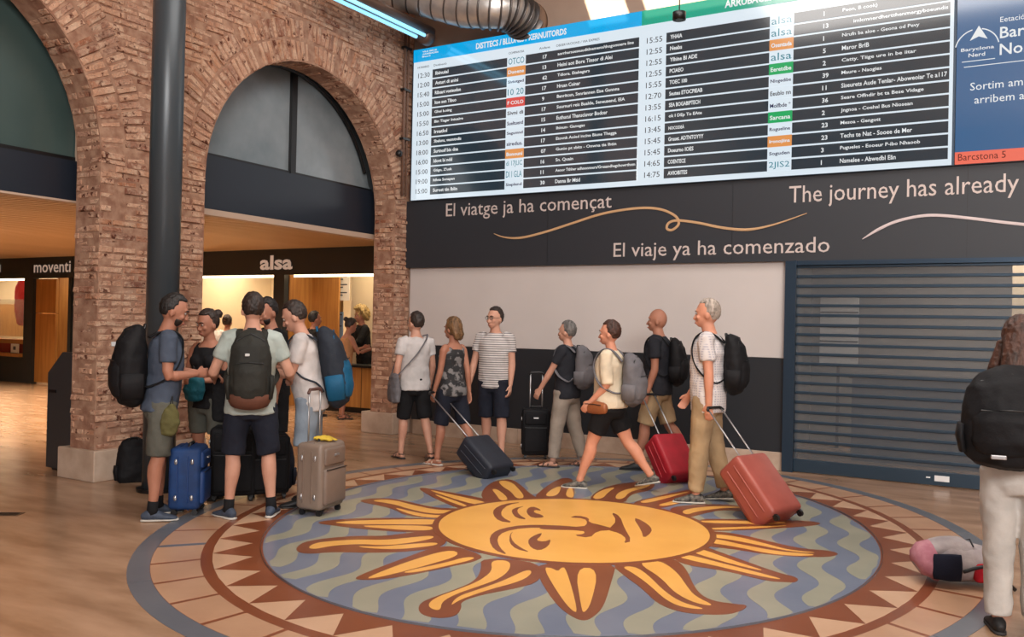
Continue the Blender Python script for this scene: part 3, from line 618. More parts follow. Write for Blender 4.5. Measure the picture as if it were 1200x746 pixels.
# wavy bands, clipped to the disc
WD = math.radians(104); dv = V((math.cos(WD), math.sin(WD))); nv = V((math.sin(WD), -math.cos(WD)))
pk = flo(735, 703); pk = V((pk.x, pk.y)); AM = .06; LAM = .76; s0 = pk.dot(nv)-AM; t0 = pk.dot(dv)
def inside(p, r=2.31):
    v = p-EC; x = v.x*math.cos(EPH)+v.y*math.sin(EPH); y = (-v.x*math.sin(EPH)+v.y*math.cos(EPH))/EE
    return x*x+y*y < r*r
for k in range(-24, 24, 2):
    run = []
    def flush():
        if len(run) > 2: plate('wave_band', [a for a, b in run] + [b for a, b in reversed(run)], .0025, .0035, M_SAGE, mo)
        run.clear()
    t = 0
    for i in range(200):
        t = t0-3.6+i*.05; e = AM*math.cos(2*math.pi*(t-t0)/LAM)
        a = s0+(k-1)*.158+e; b = a+.158; ss = [a+(b-a)*j/12 for j in range(13)]
        good = [s for s in ss if inside(dv*t+nv*s)]
        if len(good) > 1: run.append((tuple(dv*t+nv*good[0]), tuple(dv*t+nv*good[-1])))
        else: flush()
    flush()
def tr(pts, ox, oy, s): return [(ox+x/s, oy+y/s) for x, y in pts]
def q3(*p): return tr(p, 320, 530, 4.975)
def q4(*p): return tr(p, 480, 540, 3.62)
def q5(*p): return tr(p, 640, 560, 4.0125)
def q6(*p): return tr(p, 800, 560, 4.0125)
def inlay(name, px, z0, z1, m, parent, it=2):
    return plate(name, [tuple(flo(x, y).xy) for x, y in chaikin(px, it)], z0, z1, m, parent)
RAYS = [
 (q4((20, 108), (150, 130), (330, 163), (420, 185), (330, 240), (190, 197), (95, 155)), [q4((62, 118), (180, 145), (345, 180), (290, 190), (180, 160)), q4((92, 138), (160, 158), (250, 192), (240, 198), (170, 175))]),
 (q3((488, 285), (560, 270), (680, 268), (800, 290), (950, 328), (1190, 328), (1190, 400), (1000, 388), (780, 375), (700, 330), (600, 308)), [q3((555, 282), (680, 274), (820, 310), (960, 340), (1110, 338), (1060, 350), (940, 362), (800, 335), (700, 302)), q3((695, 320), (800, 345), (900, 366), (1050, 370), (1010, 385), (880, 380), (780, 358))]),
 (q3((242, 412), (350, 393), (600, 383), (1020, 385), (1020, 470), (750, 466), (500, 447), (330, 425)), [q3((325, 409), (600, 395), (1000, 391), (990, 424), (700, 420), (450, 420)), q3((475, 430), (700, 427), (940, 432), (925, 460), (700, 451))]),
 (q3((128, 575), (150, 540), (200, 520), (300, 503), (500, 487), (650, 490), (780, 472), (1000, 450), (1020, 550), (800, 580), (600, 588), (350, 582), (190, 595)), [q3((200, 560), (240, 532), (330, 520), (500, 510), (650, 514), (800, 499), (935, 486), (935, 505), (800, 530), (650, 545), (500, 535), (350, 545), (250, 566)), q3((475, 548), (620, 553), (760, 540), (955, 526), (960, 542), (820, 560), (700, 567), (560, 562))]),
 (q3((450, 745), (560, 695), (720, 635), (1000, 530), (1230, 600), (1194, 635), (1000, 675), (800, 718), (620, 745)), [q3((530, 738), (780, 640), (1030, 566), (1100, 600), (900, 660), (740, 702), (600, 735)), q3((735, 703), (1000, 648), (1130, 610), (1195, 620), (1000, 668), (820, 705))]),
 (q4((300, 410), (305, 460), (280, 510), (200, 545), (100, 580), (42, 605), (36, 640), (70, 662), (140, 670), (200, 658), (222, 625), (215, 600), (300, 570), (450, 543), (560, 512), (560, 430)), [q4((343, 424), (352, 470), (290, 515), (200, 550), (110, 582), (76, 612), (95, 632), (132, 636), (135, 600), (200, 565), (300, 532), (385, 500), (428, 460), (424, 424)), q4((498, 462), (524, 474), (480, 510), (330, 550), (215, 590), (170, 620), (200, 578), (300, 545), (400, 510))]),
 (q4((520, 430), (560, 520), (620, 610), (690, 665), (740, 682), (780, 665), (825, 620), (860, 500), (880, 430)), [q4((565, 455), (600, 455), (630, 472), (643, 455), (664, 455), (716, 645), (690, 640), (640, 580)), q4((702, 455), (803, 458), (770, 610), (738, 652), (727, 620))]),
 (q5((290, 400), (380, 470), (450, 520), (520, 590), (600, 625), (700, 642), (850, 647), (930, 622), (948, 600), (900, 596), (780, 580), (720, 545), (690, 500), (670, 450), (630, 395), (540, 360)), [q5((355, 420), (415, 418), (470, 450), (560, 540), (640, 590), (765, 622), (640, 612), (560, 575), (480, 500), (400, 445)), q5((430, 403), (500, 390), (555, 400), (620, 450), (660, 510), (700, 560), (800, 606), (700, 592), (600, 540), (540, 470))]),
 (q6((-60, 340), (60, 310), (100, 322), (300, 395), (450, 448), (545, 470), (538, 492), (480, 492), (400, 487), (200, 437), (-30, 405)), [q6((20, 346), (65, 326), (250, 395), (410, 446), (250, 412)), q6((-45, 370), (0, 355), (250, 420), (490, 482), (400, 472), (200, 425))]),
 (q6((60, 262), (120, 250), (250, 262), (400, 298), (550, 333), (690, 343), (742, 358), (690, 374), (550, 372), (400, 362), (250, 337), (40, 315)), [q6((115, 264), (250, 275), (400, 313), (500, 341), (650, 354), (540, 352), (400, 327), (250, 295), (120, 278)), q6((100, 302), (138, 284), (300, 320), (450, 348), (650, 363), (540, 370), (400, 357), (250, 325))]),
 (q6((60, 195), (200, 194), (400, 198), (600, 203), (660, 215), (600, 228), (400, 240), (150, 252), (70, 245)), [q6((65, 201), (400, 205), (510, 212), (400, 219), (100, 213)), q6((100, 237), (400, 228), (520, 224), (350, 238), (150, 246))]),
 (q6((20, 190), (100, 168), (180, 150), (300, 160), (335, 142), (200, 123), (0, 128), (-80, 150)), [q6((-10, 158), (60, 140), (200, 132), (305, 142), (180, 142), (60, 160), (20, 176))]),
 (q5((380, 120), (560, 78), (700, 50), (735, 70), (700, 100), (560, 140), (480, 150)), [q5((430, 112), (560, 85), (700, 60), (600, 88), (470, 122)), q5((515, 130), (600, 108), (705, 80), (690, 100), (570, 134))]),
 (q5((190, 110), (240, 60), (320, 32), (400, 22), (480, 12), (518, 28), (490, 60), (420, 72), (385, 90), (375, 120)), [q5((210, 98), (250, 62), (335, 40), (290, 70), (265, 100)), q5((320, 100), (340, 66), (420, 45), (500, 28), (470, 48), (390, 66), (365, 100))]),
 (q4((520, 160), (565, 120), (615, 85), (665, 70), (700, 85), (700, 170), (640, 180)), [q4((570, 152), (600, 122), (648, 104), (628, 150)), q4((660, 152), (670, 120), (690, 110), (700, 160))]),
 (q4((300, 165), (310, 120), (360, 85), (430, 76), (475, 105), (510, 140), (555, 165), (440, 190)), [q4((372, 84), (430, 88), (468, 125), (490, 158), (452, 162), (430, 130), (395, 112)), q4((346, 120), (376, 122), (425, 165), (385, 172), (368, 145))]),
]
for ri, (outl, ins) in enumerate(RAYS):
    dz = ri*.00003; r = inlay('sun_ray', outl, .0035, .0045+dz, M_BRN, mo)
    for q in ins: inlay('ray_inlay', q, .0045, .0056+dz, M_YEL, r, 2)
SC = V((-3.026, 6.259))
plate('sun_rim', [(SC.x+1.115*math.cos(i*math.pi/40), SC.y+1.115*math.sin(i*math.pi/40)) for i in range(80)], .0035, .0060, M_BRN, mo)
face = plate('sun_face', [(SC.x+1.065*math.cos(i*math.pi/40), SC.y+1.065*math.sin(i*math.pi/40)) for i in range(80)], .005, .0066, M_YEL, mo)
FEAT = [('eyebrow', q4((480, 176), (420, 188), (388, 213), (390, 240), (442, 266), (378, 258), (353, 230), (358, 205), (400, 184))),
 ('eyelid', q4((492, 192), (455, 206), (462, 230), (502, 252), (452, 245), (432, 220), (438, 204))),
 ('eye', q4((520, 195), (498, 205), (496, 225), (520, 245), (572, 242), (560, 230), (528, 222), (528, 210), (560, 214), (548, 204))),
 ('lower_eyebrow', q4((745, 285), (600, 274), (480, 274), (395, 288), (350, 308), (336, 340), (358, 380), (418, 404), (380, 368), (370, 330), (400, 302), (480, 287), (600, 285), (745, 294))),
 ('lower_eyelid', q4((440, 300), (428, 318), (437, 345), (470, 370), (514, 392), (452, 377), (422, 350), (425, 315))),
 ('lower_eye', q4((562, 306), (515, 325), (500, 345), (515, 372), (550, 384), (588, 366), (602, 334), (570, 346), (535, 340), (557, 320))),
 ('nose', q5((105, 188), (150, 178), (205, 192), (196, 210), (270, 228), (306, 238), (306, 248), (240, 252), (205, 285), (125, 272), (182, 266), (176, 249), (0, 246), (-40, 240), (0, 233), (174, 234), (196, 214), (180, 193))),
 ('mouth', q5((305, 162), (348, 182), (366, 235), (404, 300), (364, 310), (378, 288), (345, 262), (290, 248), (300, 238), (332, 205))),
 ('chin', q5((408, 188), (452, 203), (492, 232), (498, 256), (458, 288), (448, 250)))]
for fi_, (n_, p_) in enumerate(FEAT): inlay(n_, p_, .006, .0070+fi_*.00006, M_BRN, face, 1)
# ================================================================ PEOPLE
SKIN = {'fair': mat('skin_fair', (200, 152, 130), .55, rgb2=(190, 140, 118), scale=6, spec=.3), 'tan': mat('skin_tan', (172, 120, 98), .55, rgb2=(160, 108, 86), scale=6, spec=.3),
        'pink': mat('skin_pink', (214, 152, 126), .55, rgb2=(204, 140, 112), scale=6, spec=.3), 'deep': mat('skin_deep', (126, 80, 60), .55, rgb2=(116, 72, 54), scale=6, spec=.3)}
LIP = mat('lip', (160, 88, 78), .5); EYEW = mat('eye_white', (168, 158, 150), .3); EYED = mat('eye_dark', (30, 22, 18), .25)
def cloth(name, a, b=None, sc_=5, rough=.85): return mat(name, a, rough, rgb2=b or tuple(int(v*.88) for v in a), scale=sc_, bump=.15, bscale=90, spec=.25)
def hairm(name, a): return mat(name, a, .55, rgb2=tuple(int(v*.6) for v in a), scale=40, stretch=(1, 1, .2), bump=.5, bscale=120)
TORSO = [(-.06, .10, .08, -.01), (-.03, .165, .112, -.015), (.04, .168, .118, -.012), (.13, .15, .105, 0), (.21, .142, .10, .004), (.31, .156, .112, .006), (.41, .172, .12, 0), (.485, .166, .105, -.008), (.54, .12, .08, -.012), (.58, .066, .062, -.008), (.64, .054, .056, .006), (.69, .05, .052, .012)]
class Person: pass
def rotm(axis, deg): return Matrix.Rotation(math.radians(deg), 4, axis)
def ik(a, t, l1, l2, hint):
    d = t-a; D = min(d.length, (l1+l2)*.999); d.normalize()
    x = (l1*l1-l2*l2+D*D)/(2*D); h = math.sqrt(max(0, l1*l1-x*x)); hp = V(hint); hp = (hp-d*hp.dot(d)).normalized()
    return a+d*x+hp*h, a+d*D
def person(label, px, rz, h=1.75, pos=None, female=False, girth=1.0, skin='fair', lean=0, twist=0, legs=((0, 0, 4), (0, 0, 4)), arms=(None, None), curl=(35, 35), palm=(None, None),
           head=(0, 0), hair='short', hairm_=None, beard=None, top=None, top_len=-.07, sleeve=.5, top_kind='tee', bottom=None, bottom_kind='shorts', blen=.9, shoes=None, shoe_kind='shoe', sock=None,
           vox=.0085, group=None, glasses=False, flare=1.0, name='person', stripe=None):
    s = h/1.75; P = Person(); pos = pos if pos is not None else flo(*px)
    root = thing(name, label, 'person', (pos[0], pos[1], 0), math.radians(rz), group)
    P.root = root; P.s = s; P.g = girth; sm_ = SKIN[skin]
    LT, LS, LU, LF = .42*s, .41*s, .29*s, .255*s
    hipw = (.092 if not female else .095)*s; shw = (.178 if not female else .155)*s
    # legs: (thigh swing forward, knee bend, spread, foot pitch)
    J = []; low = 0
    for sd, L in ((-1, legs[0]), (1, legs[1])):
        sw, kn, ab = L[:3]; fp = L[3] if len(L) > 3 else 0; yw = L[4] if len(L) > 4 else sd*9
        ab = math.radians(ab)*sd
        hip = V((sd*hipw, 0, 0)); a = math.radians(sw)
        td = V((math.sin(ab), math.sin(a), -math.cos(a)*math.cos(ab))).normalized(); knee = hip+td*LT
        b = math.radians(sw-kn); sd_ = V((math.sin(ab)*.6, math.sin(b), -math.cos(b))).normalized(); ank = knee+sd_*LS
        f = (Matrix.Rotation(math.radians(-yw), 3, 'Z') @ V((0, math.cos(math.radians(fp)), math.sin(math.radians(fp)))))
        up = (V((0, 0, 1))-f*f.z).normalized()
        J.append((hip, knee, ank, f, up))
        low = min(low, (ank-up*.09*s).z, (ank+f*.17*s-up*.09*s).z, (ank-f*.05*s-up*.085*s).z)
    HZ = -low; base = Matrix.Translation((0, 0, HZ))
    J = [(base @ a, base @ b, base @ c, f, u) for a, b, c, f, u in J]
    T = base @ rotm('X', -lean) @ rotm('Z', twist) @ Matrix.Diagonal((s, s, s, 1))       # torso frame (unit person)
    P.T = T; P.W = Matrix.Translation((pos[0], pos[1], 0)) @ rotm('Z', rz); P.J = J
    Hd = T @ Matrix.Translation((0, .008, .65)) @ rotm('Z', head[0]) @ rotm('X', head[1]) @ Matrix.Diagonal((1.06, 1.06, 1.06, 1)) @ Matrix.Translation((0, 0, -.65))
    P.H = Hd
    g = girth
    def tors(x):
        z, rx, ry, yo = x
        if female:
            rx *= (.98 if z < .1 else .86 if z < .28 else .88); ry *= (1.0 if z < .1 else .9)
        if z < .5: rx *= g; ry *= g**1.4
        return z, rx, ry, yo
    TS = [tors(x) for x in TORSO]
    body = bmesh.new()
    tube(body, [(0, yo, z) for z, rx, ry, yo in TS], [(rx, ry) for z, rx, ry, yo in TS], side=(1, 0, 0), n=20, M=T)
    if female:
        for sx in (-1, 1): ell(body, (sx*.07, .085, .375), (.062, .055, .062), T)
    lg = g**.7
    for hip, knee, ank, f, up in J:
        tp = lambda t: hip.lerp(knee, t); sp = lambda t: knee.lerp(ank, t); bk = -f*.012*s
        r = [x*s*lg for x in (.088, .086, .074, .058, .054, .058, .056, .042, .034, .036)]
        tube(body, [tp(.02), tp(.25), tp(.6), tp(.9), sp(.03)+bk*0, sp(.2)+bk, sp(.36)+bk, sp(.65), sp(.9), sp(1.0)], r, side=(1, 0, 0), n=14)
        tube(body, [ank-f*.045*s-up*.055*s, ank+f*.03*s-up*.045*s, ank+f*.10*s-up*.062*s, ank+f*.165*s-up*.072*s], [(.03*s, .028*s), (.036*s, .036*s), (.042*s, .02*s), (.034*s, .013*s)], side=(1, 0, 0), n=12)
    # arms
    P.arm = []
    for i, sd in enumerate((-1, 1)):
        sh_ = T @ V((sd*shw/s*(1 if g < 1.05 else 1.05), -.006, .505)); A = arms[i]
        if A is None: A = ('dir', (sd*.12, .02, -1), (sd*.02, .22, -1))
        if A[0] == 'dir':
            el_ = sh_+V(A[1]).normalized()*LU; wr = el_+V(A[2]).normalized()*LF
        else:
            tgt = V(A[1]);
            if A[0] == 'world': tgt = P.W.inverted() @ tgt
            el_, wr = ik(sh_, tgt, LU, LF+.06*s, A[2] if len(A) > 2 else (sd*.5, -1, -.6)); wr = el_+(wr-el_).normalized()*LF
        P.arm.append((sh_, el_, wr))
        ua = lambda t: sh_.lerp(el_, t); fa = lambda t: el_.lerp(wr, t); k = s*(.92 if female else 1)*g**.4
        tube(body, [sh_+V((-sd*.03*s, 0, .01*s)), ua(.12), ua(.45), ua(.85), fa(.05), fa(.25), fa(.6), fa(1.0)], [.055*k, .054*k, .047*k, .041*k, .041*k, .042*k, .034*k, (.03*k, .024*k)], side=(0, 1, 0), n=12)
        # hand
        hd = (wr-el_).normalized(); hp = V(palm[i]) if palm[i] is not None else V((-sd, 0, 0)); hp = (hp-hd*hp.dot(hd)).normalized()
        across = hd.cross(hp); 
        thumbdir = across if across.dot(V((0, 1, .3))) > 0 else -across
        pe = wr+hd*.088*s
        tube(body, [wr-hd*.01*s, wr+hd*.035*s, pe], [(.026*s, .02*s), (.036*s, .016*s), (.040*s, .014*s)], side=across, n=12)
        cu = math.radians(curl[i]); P.grip = wr+hd*.09*s+hp*.03*s
        for fi, (off_, ln) in enumerate(((.031, .068), (.0105, .078), (-.0105, .073), (-.031, .058))):
            p = pe+thumbdir*off_*s-hd*.012*s; pts = [p]; d = hd
            for sgi, fr in enumerate((.45, .32, .28)):
                aa = cu*(sgi+.6)*.75; dd = hd*math.cos(aa)+hp*math.sin(aa); p = p+dd*ln*fr*s+ (dd*.012*s if sgi == 0 else V()); pts.append(p)
            tube(body, pts, [.0098*s, .0092*s, .0086*s, .0078*s], side=across, n=8)
        tb = wr+hd*.022*s+thumbdir*.026*s; d1 = (hd*.75+thumbdir*.6+hp*.35).normalized(); d2 = (hd*.95+thumbdir*.15+hp*.5).normalized()
        tube(body, [tb, tb+d1*.038*s, tb+d1*.038*s+d2*.032*s], [.0135*s, .011*s, .009*s], side=across, n=8)
    # head
    ell(body, (0, -.004, .748), (.076, .094, .106), Hd, 20, 16); ell(body, (0, .03, .70), (.060, .062, .074), Hd, 16, 12); ell(body, (0, .062, .648), (.030, .026, .024), Hd)
    ell(body, (0, .045, .672), (.05, .045, .04), Hd)
    tube(body, [(0, .088, .735), (0, .103, .708), (0, .108, .694)], [.008, .011, .014], side=(1, 0, 0), n=8, M=Hd); ell(body, (0, .082, .762), (.05, .014, .012), Hd)
    for sx in (-1, 1):
        ell(body, (sx*.077, -.006, .715), (.011, .02, .032), Hd); ell(body, (sx*.036, .072, .705), (.024, .018, .02), Hd)
        ell(body, (sx*.014, .098, .696), (.011, .011, .009), Hd)
    ell(body, (0, .09, .664), (.026, .012, .007), Hd); ell(body, (0, .088, .654), (.023, .012, .008), Hd)
    b_ = fin('body', body, sm_, root); mods(b_, vox, 3, fac=.5)
    for sx in (-1, 1):
        bm = bmesh.new(); ell(bm, (sx*.031, .0835, .738), (.0125, .0075, .0085), Hd, 12, 8); e_ = fin('eye', bm, EYEW, root, True)
        bm = bmesh.new(); ell(bm, (sx*.031, .0895, .738), (.0055, .003, .006), Hd, 8, 6); fin('iris', bm, EYED, e_, True)
        if hairm_ is not None and hair != 'bald':
            bm = bmesh.new(); tube(bm, [(sx*.014, .0945, .757), (sx*.032, .0945, .763), (sx*.05, .084, .757)], [.0045, .005, .003], side=(0, 0, 1), n=6, M=Hd); fin('eyebrow', bm, hairm_, root, True)
    bm = bmesh.new(); tube(bm, [(-.022, .092, .659), (0, .101, .660), (.022, .092, .659)], [(.003, .005), (.006, .006), (.003, .005)], side=(0, 0, 1), n=6, M=Hd); fin('mouth', bm, LIP, root, True)
    if glasses:
        bm = bmesh.new()
        for sx in (-1, 1): tube(bm, [(sx*.033+.022*math.cos(a), .1, .738+.017*math.sin(a)) for a in [i*math.pi/6 for i in range(13)]], [.002], side=(0, 1, 0), n=5, M=Hd, cap=0); tube(bm, [(sx*.055, .098, .742), (sx*.08, 0, .74)], [.002], n=5, M=Hd)
        fin('glasses', bm, BLACK, root)
    # hair
    if hair and hair != 'bald':
        bm = bmesh.new(); bmesh.ops.create_icosphere(bm, subdivisions=5, radius=1)
        big = 1.28 if hair == 'curly' else 1.0; th = {'short': 0, 'curly': .02, 'bun': .002, 'bob': .006, 'long': .006, 'crop': -.004}.get(hair, 0)
        for v in bm.verts:
            d = v.co.copy(); rx, ry, rz_ = .083+th, .103+th, .111+th; c = V((0, -.014, .761))
            low_ = -.74 if hair in ('short', 'crop', 'bun', 'curly') else -.95
            infr = d.y > (.30 if hair not in ('bob', 'long') else .45) and d.z < .60
            side_ = d.z < -.40 and d.y > -.22 and hair not in ('bob', 'long')
            temple = d.y > .16 and d.z < .22 and hair not in ('bob', 'long')
            k = .80 if (infr or side_ or d.z < low_ or temple) else 1.0
            nz = noise.noise(d*5+V((rz, 0, 0)))*(.05 if hair != 'curly' else .16)
            v.co = c+V((d.x*rx, d.y*ry, d.z*rz_))*(k*(1+nz*.6)*(big if k == 1 else 1))
        bmesh.ops.transform(bm, matrix=Hd, verts=bm.verts)
        if hair == 'bun': ell(bm, (0, -.13, .80), (.045, .042, .042), Hd)
        if hair in ('bob',): tube(bm, [(0, -.06, .74), (0, -.085, .66), (0, -.085, .615)], [(.085, .05), (.085, .045), (.06, .03)], side=(1, 0, 0), n=16, M=Hd)
        if hair == 'long':
            tube(bm, [(0, -.05, .76), (0, -.095, .66), (.0, -.13, .55), (.03, -.14, .42), (.06, -.14, .30)], [(.09, .06), (.10, .05), (.11, .045), (.08, .035), (.03, .015)], side=(1, 0, 0), n=18, M=T)
            tube(bm, [(-.07, -.02, .72), (-.12, -.03, .58), (-.14, .02, .5), (-.12, .1, .40), (-.10, .13, .3)], [(.03, .05), (.04, .045), (.045, .03), (.04, .02), (.015, .01)], side=(0, 1, 0), n=12, M=T)
        ho = fin('hair', bm, hairm_, root, True); mods(ho, .006 if hair != 'curly' else .008, 1, .012 if hair != 'curly' else .03, .02 if hair != 'curly' else .035)
    if beard is not None:
        bm = bmesh.new(); bmesh.ops.create_icosphere(bm, subdivisions=4, radius=1)
        for v in bm.verts:
            d = v.co.copy(); k = 1.0 if (d.z < -.1 and d.y > -.15) else .6
            if abs(d.x) < .35 and d.y > .5 and -.45 < d.z: k = .6
            v.co = V((0, .035, .69))+V((d.x*.064, d.y*.058, d.z*.072))*k
        bmesh.ops.transform(bm, matrix=Hd, verts=bm.verts); mods(fin('beard', bm, beard, root, True), .007, 1)
    # ---- clothes
    ex = .016
    def tz(z):                                                    # torso section at height z (interpolated)
        for a, b in zip(TS, TS[1:]):
            if a[0] <= z <= b[0]:
                t = (z-a[0])/(b[0]-a[0]); return tuple(a[i]+(b[i]-a[i])*t for i in range(4))
        return TS[0] if z < TS[0][0] else TS[-1]
    if top:
        bm = bmesh.new(); zt = .565 if top_kind == 'tee' else .50
        zs = [top_len+(zt-top_len)*i/9 for i in range(10)]; pts, rad = [], []
        for i, z in enumerate(zs):
            _, rx, ry, yo = tz(max(z, -.03)); fl = (1-i/9)*.012*flare
            loose = ex+fl+(.010 if .1 < z < .3 else 0)
            if i == 9: loose = .008
            pts.append((0, yo, z)); rad.append((rx+loose, ry+loose))
        tube(bm, pts, rad, side=(1, 0, 0), n=24, M=T, cap=.05)
        if female and top_kind != 'tee':
            for sx in (-1, 1): ell(bm, (sx*.07, .085, .375), (.072, .066, .07), T); tube(bm, [(sx*.085, .10, .42), (sx*.10, .07, .50), (sx*.105, .0, .548), (sx*.10, -.08, .49)], [(.02, .012)], side=(1, 0, 0), n=8, M=T)
        elif female:
            for sx in (-1, 1): ell(bm, (sx*.065, .085, .375), (.07, .062, .07), T)
        if top_kind == 'tee':
            for i, sd in enumerate((-1, 1)):
                sh_, el_, wr = P.arm[i]; k = s*g**.4*(.92 if female else 1)
                e_ = sh_.lerp(el_, sleeve) if sleeve <= 1 else el_
                pts = [sh_+V((-sd*.07*s, 0, .012*s)), sh_, sh_.lerp(e_, .5), e_]; rad = [.075*k, .070*k, .066*k, .067*k]
                if sleeve > 1: pts += [el_.lerp(wr, sleeve-1)]; rad += [.05*k]
                tube(bm, pts, rad, side=(0, 1, 0), n=14, cap=.05)
        t_ = fin('shirt' if top_kind == 'tee' else 'tank_top', bm, top, root, True); mods(t_, .011, 3, .022*s, .11)
    if bottom:
        bm = bmesh.new(); pts, rad = [], []
        for z in (-.125, -.06, -.02, .04, .09, .12):
            _, rx, ry, yo = tz(max(z, -.03)); k_ = .8 if z < -.1 else 1; pts.append((0, yo, z)); rad.append(((rx+.014)*k_, (ry+.014)*k_))
        tube(bm, pts, rad, side=(1, 0, 0), n=22, M=T, cap=.1)
        if bottom_kind == 'skirt':
            z0 = -.42*blen; tube(bm, [(0, -.005, z0), (0, -.005, z0*.5), (0, -.01, 0)], [(.20, .16), (.195, .15), (.18, .13)], side=(1, 0, 0), n=24, M=T, cap=.05)
        else:
            for hip, knee, ank, f, up in J:
                k = s*lg
                if blen <= 1:
                    e_ = hip.lerp(knee, blen); tube(bm, [hip+V((0, 0, .01)), hip.lerp(e_, .3), hip.lerp(e_, .7), e_], [(.102*k, .115*k), .102*k, .094*k, .090*k], side=(1, 0, 0), n=16, cap=.05)
                else:
                    e_ = knee.lerp(ank, blen-1); w_ = .078*k*flare
                    tube(bm, [hip+V((0, 0, .01)), hip.lerp(knee, .4), knee, knee.lerp(e_, .4), e_], [(.102*k, .112*k), .098*k, .082*k, .078*k, w_*.8], side=(1, 0, 0), n=16, cap=.05)
        t_ = fin({'shorts': 'shorts', 'pants': 'trousers', 'skirt': 'skirt'}[bottom_kind], bm, bottom, root, True); mods(t_, .011, 3, .02*s, .10)
    for li, (hip, knee, ank, f, up) in enumerate(J):
        if sock:
            bm = bmesh.new(); tube(bm, [ank.lerp(knee, .16), ank.lerp(knee, .0), ank-up*.03*s+f*.01*s], [.040*s, .041*s, .045*s], side=(1, 0, 0), n=14, cap=.1); fin('sock', bm, sock, root, True)
        if shoes:
            fl = (V((0, 0, 1)).cross(f)).normalized()
            def at(a, b): return ank+f*a*s-up*b*s
            if shoe_kind == 'shoe':
                bm = bmesh.new(); tube(bm, [at(-.062, .052), at(-.03, .040), at(.03, .042), at(.085, .056), at(.135, .064), at(.178, .070)], [(.030*s, .032*s), (.039*s, .044*s), (.041*s, .042*s), (.045*s, .028*s), (.045*s, .021*s), (.034*s, .014*s)], side=fl, n=16)
                so = fin('shoe', bm, shoes, root, True); mods(so, .006, 2)
            else:
                bm = bmesh.new(); tube(bm, [at(.10, .075), at(.095, .045), at(.10, .038)], [(.008*s, .03*s)], side=f, n=8)
                for z_, a_ in ((.048, .11), (.045, .05)):
                    tube(bm, [at(a_, .08)+fl*.046*s, at(a_, z_)+fl*.038*s, at(a_, z_-.022), at(a_, z_)-fl*.038*s, at(a_, .08)-fl*.046*s], [(.011*s, .004*s)], side=f, n=6)
                tube(bm, [at(-.02, .03)+fl*.04*s, at(-.065, .035), at(-.02, .03)-fl*.04*s], [(.009*s, .004*s)], side=up, n=6)
                so = fin('sandal', bm, shoes, root, True)
            bm = bmesh.new(); tube(bm, [at(-.075, .081), at(-.02, .081), at(.05, .081), at(.12, .081), at(.19, .081)], [(.03*s, .011*s), (.042*s, .011*s), (.041*s, .011*s), (.048*s, .011*s), (.034*s, .010*s)], side=fl, n=16, cap=.8)
            fin('sole', bm, MATS.get(shoes.name+'_sole') or SOLE, so, True)
    return P
SOLE = mat('sole_pale', (190, 186, 178), .6); SOLED = mat('sole_dark', (40, 38, 38), .6)

# ================================================================ LUGGAGE
def frame(o, x, y):                                          # matrix: origin, x axis, y axis (z from both)
    x = V(x).normalized(); z = x.cross(V(y)).normalized(); y = z.cross(x)
    M = Matrix.Identity(4)
    for i in range(3): M[i][0] = x[i]; M[i][1] = y[i]; M[i][2] = z[i]; M[i][3] = o[i]
    return M
def rbox(bm, x0, x1, y0, y1, z0, z1, r, seg=3, M=None):
    b = bmesh.new(); bx(b, x0, x1, y0, y1, z0, z1); bmesh.ops.bevel(b, geom=b.edges[:], offset=r, segments=seg, affect='EDGES', profile=.5)
    if M is not None: bmesh.ops.transform(b, matrix=M, verts=b.verts)
    me = bpy.data.meshes.new('t'); b.to_mesh(me); b.free(); bm.from_mesh(me); bpy.data.meshes.remove(me)
METAL = mat('telescopic_metal', (176, 176, 178), .3, metal=.8); BLKP = mat('black_plastic', (20, 20, 22), .45)
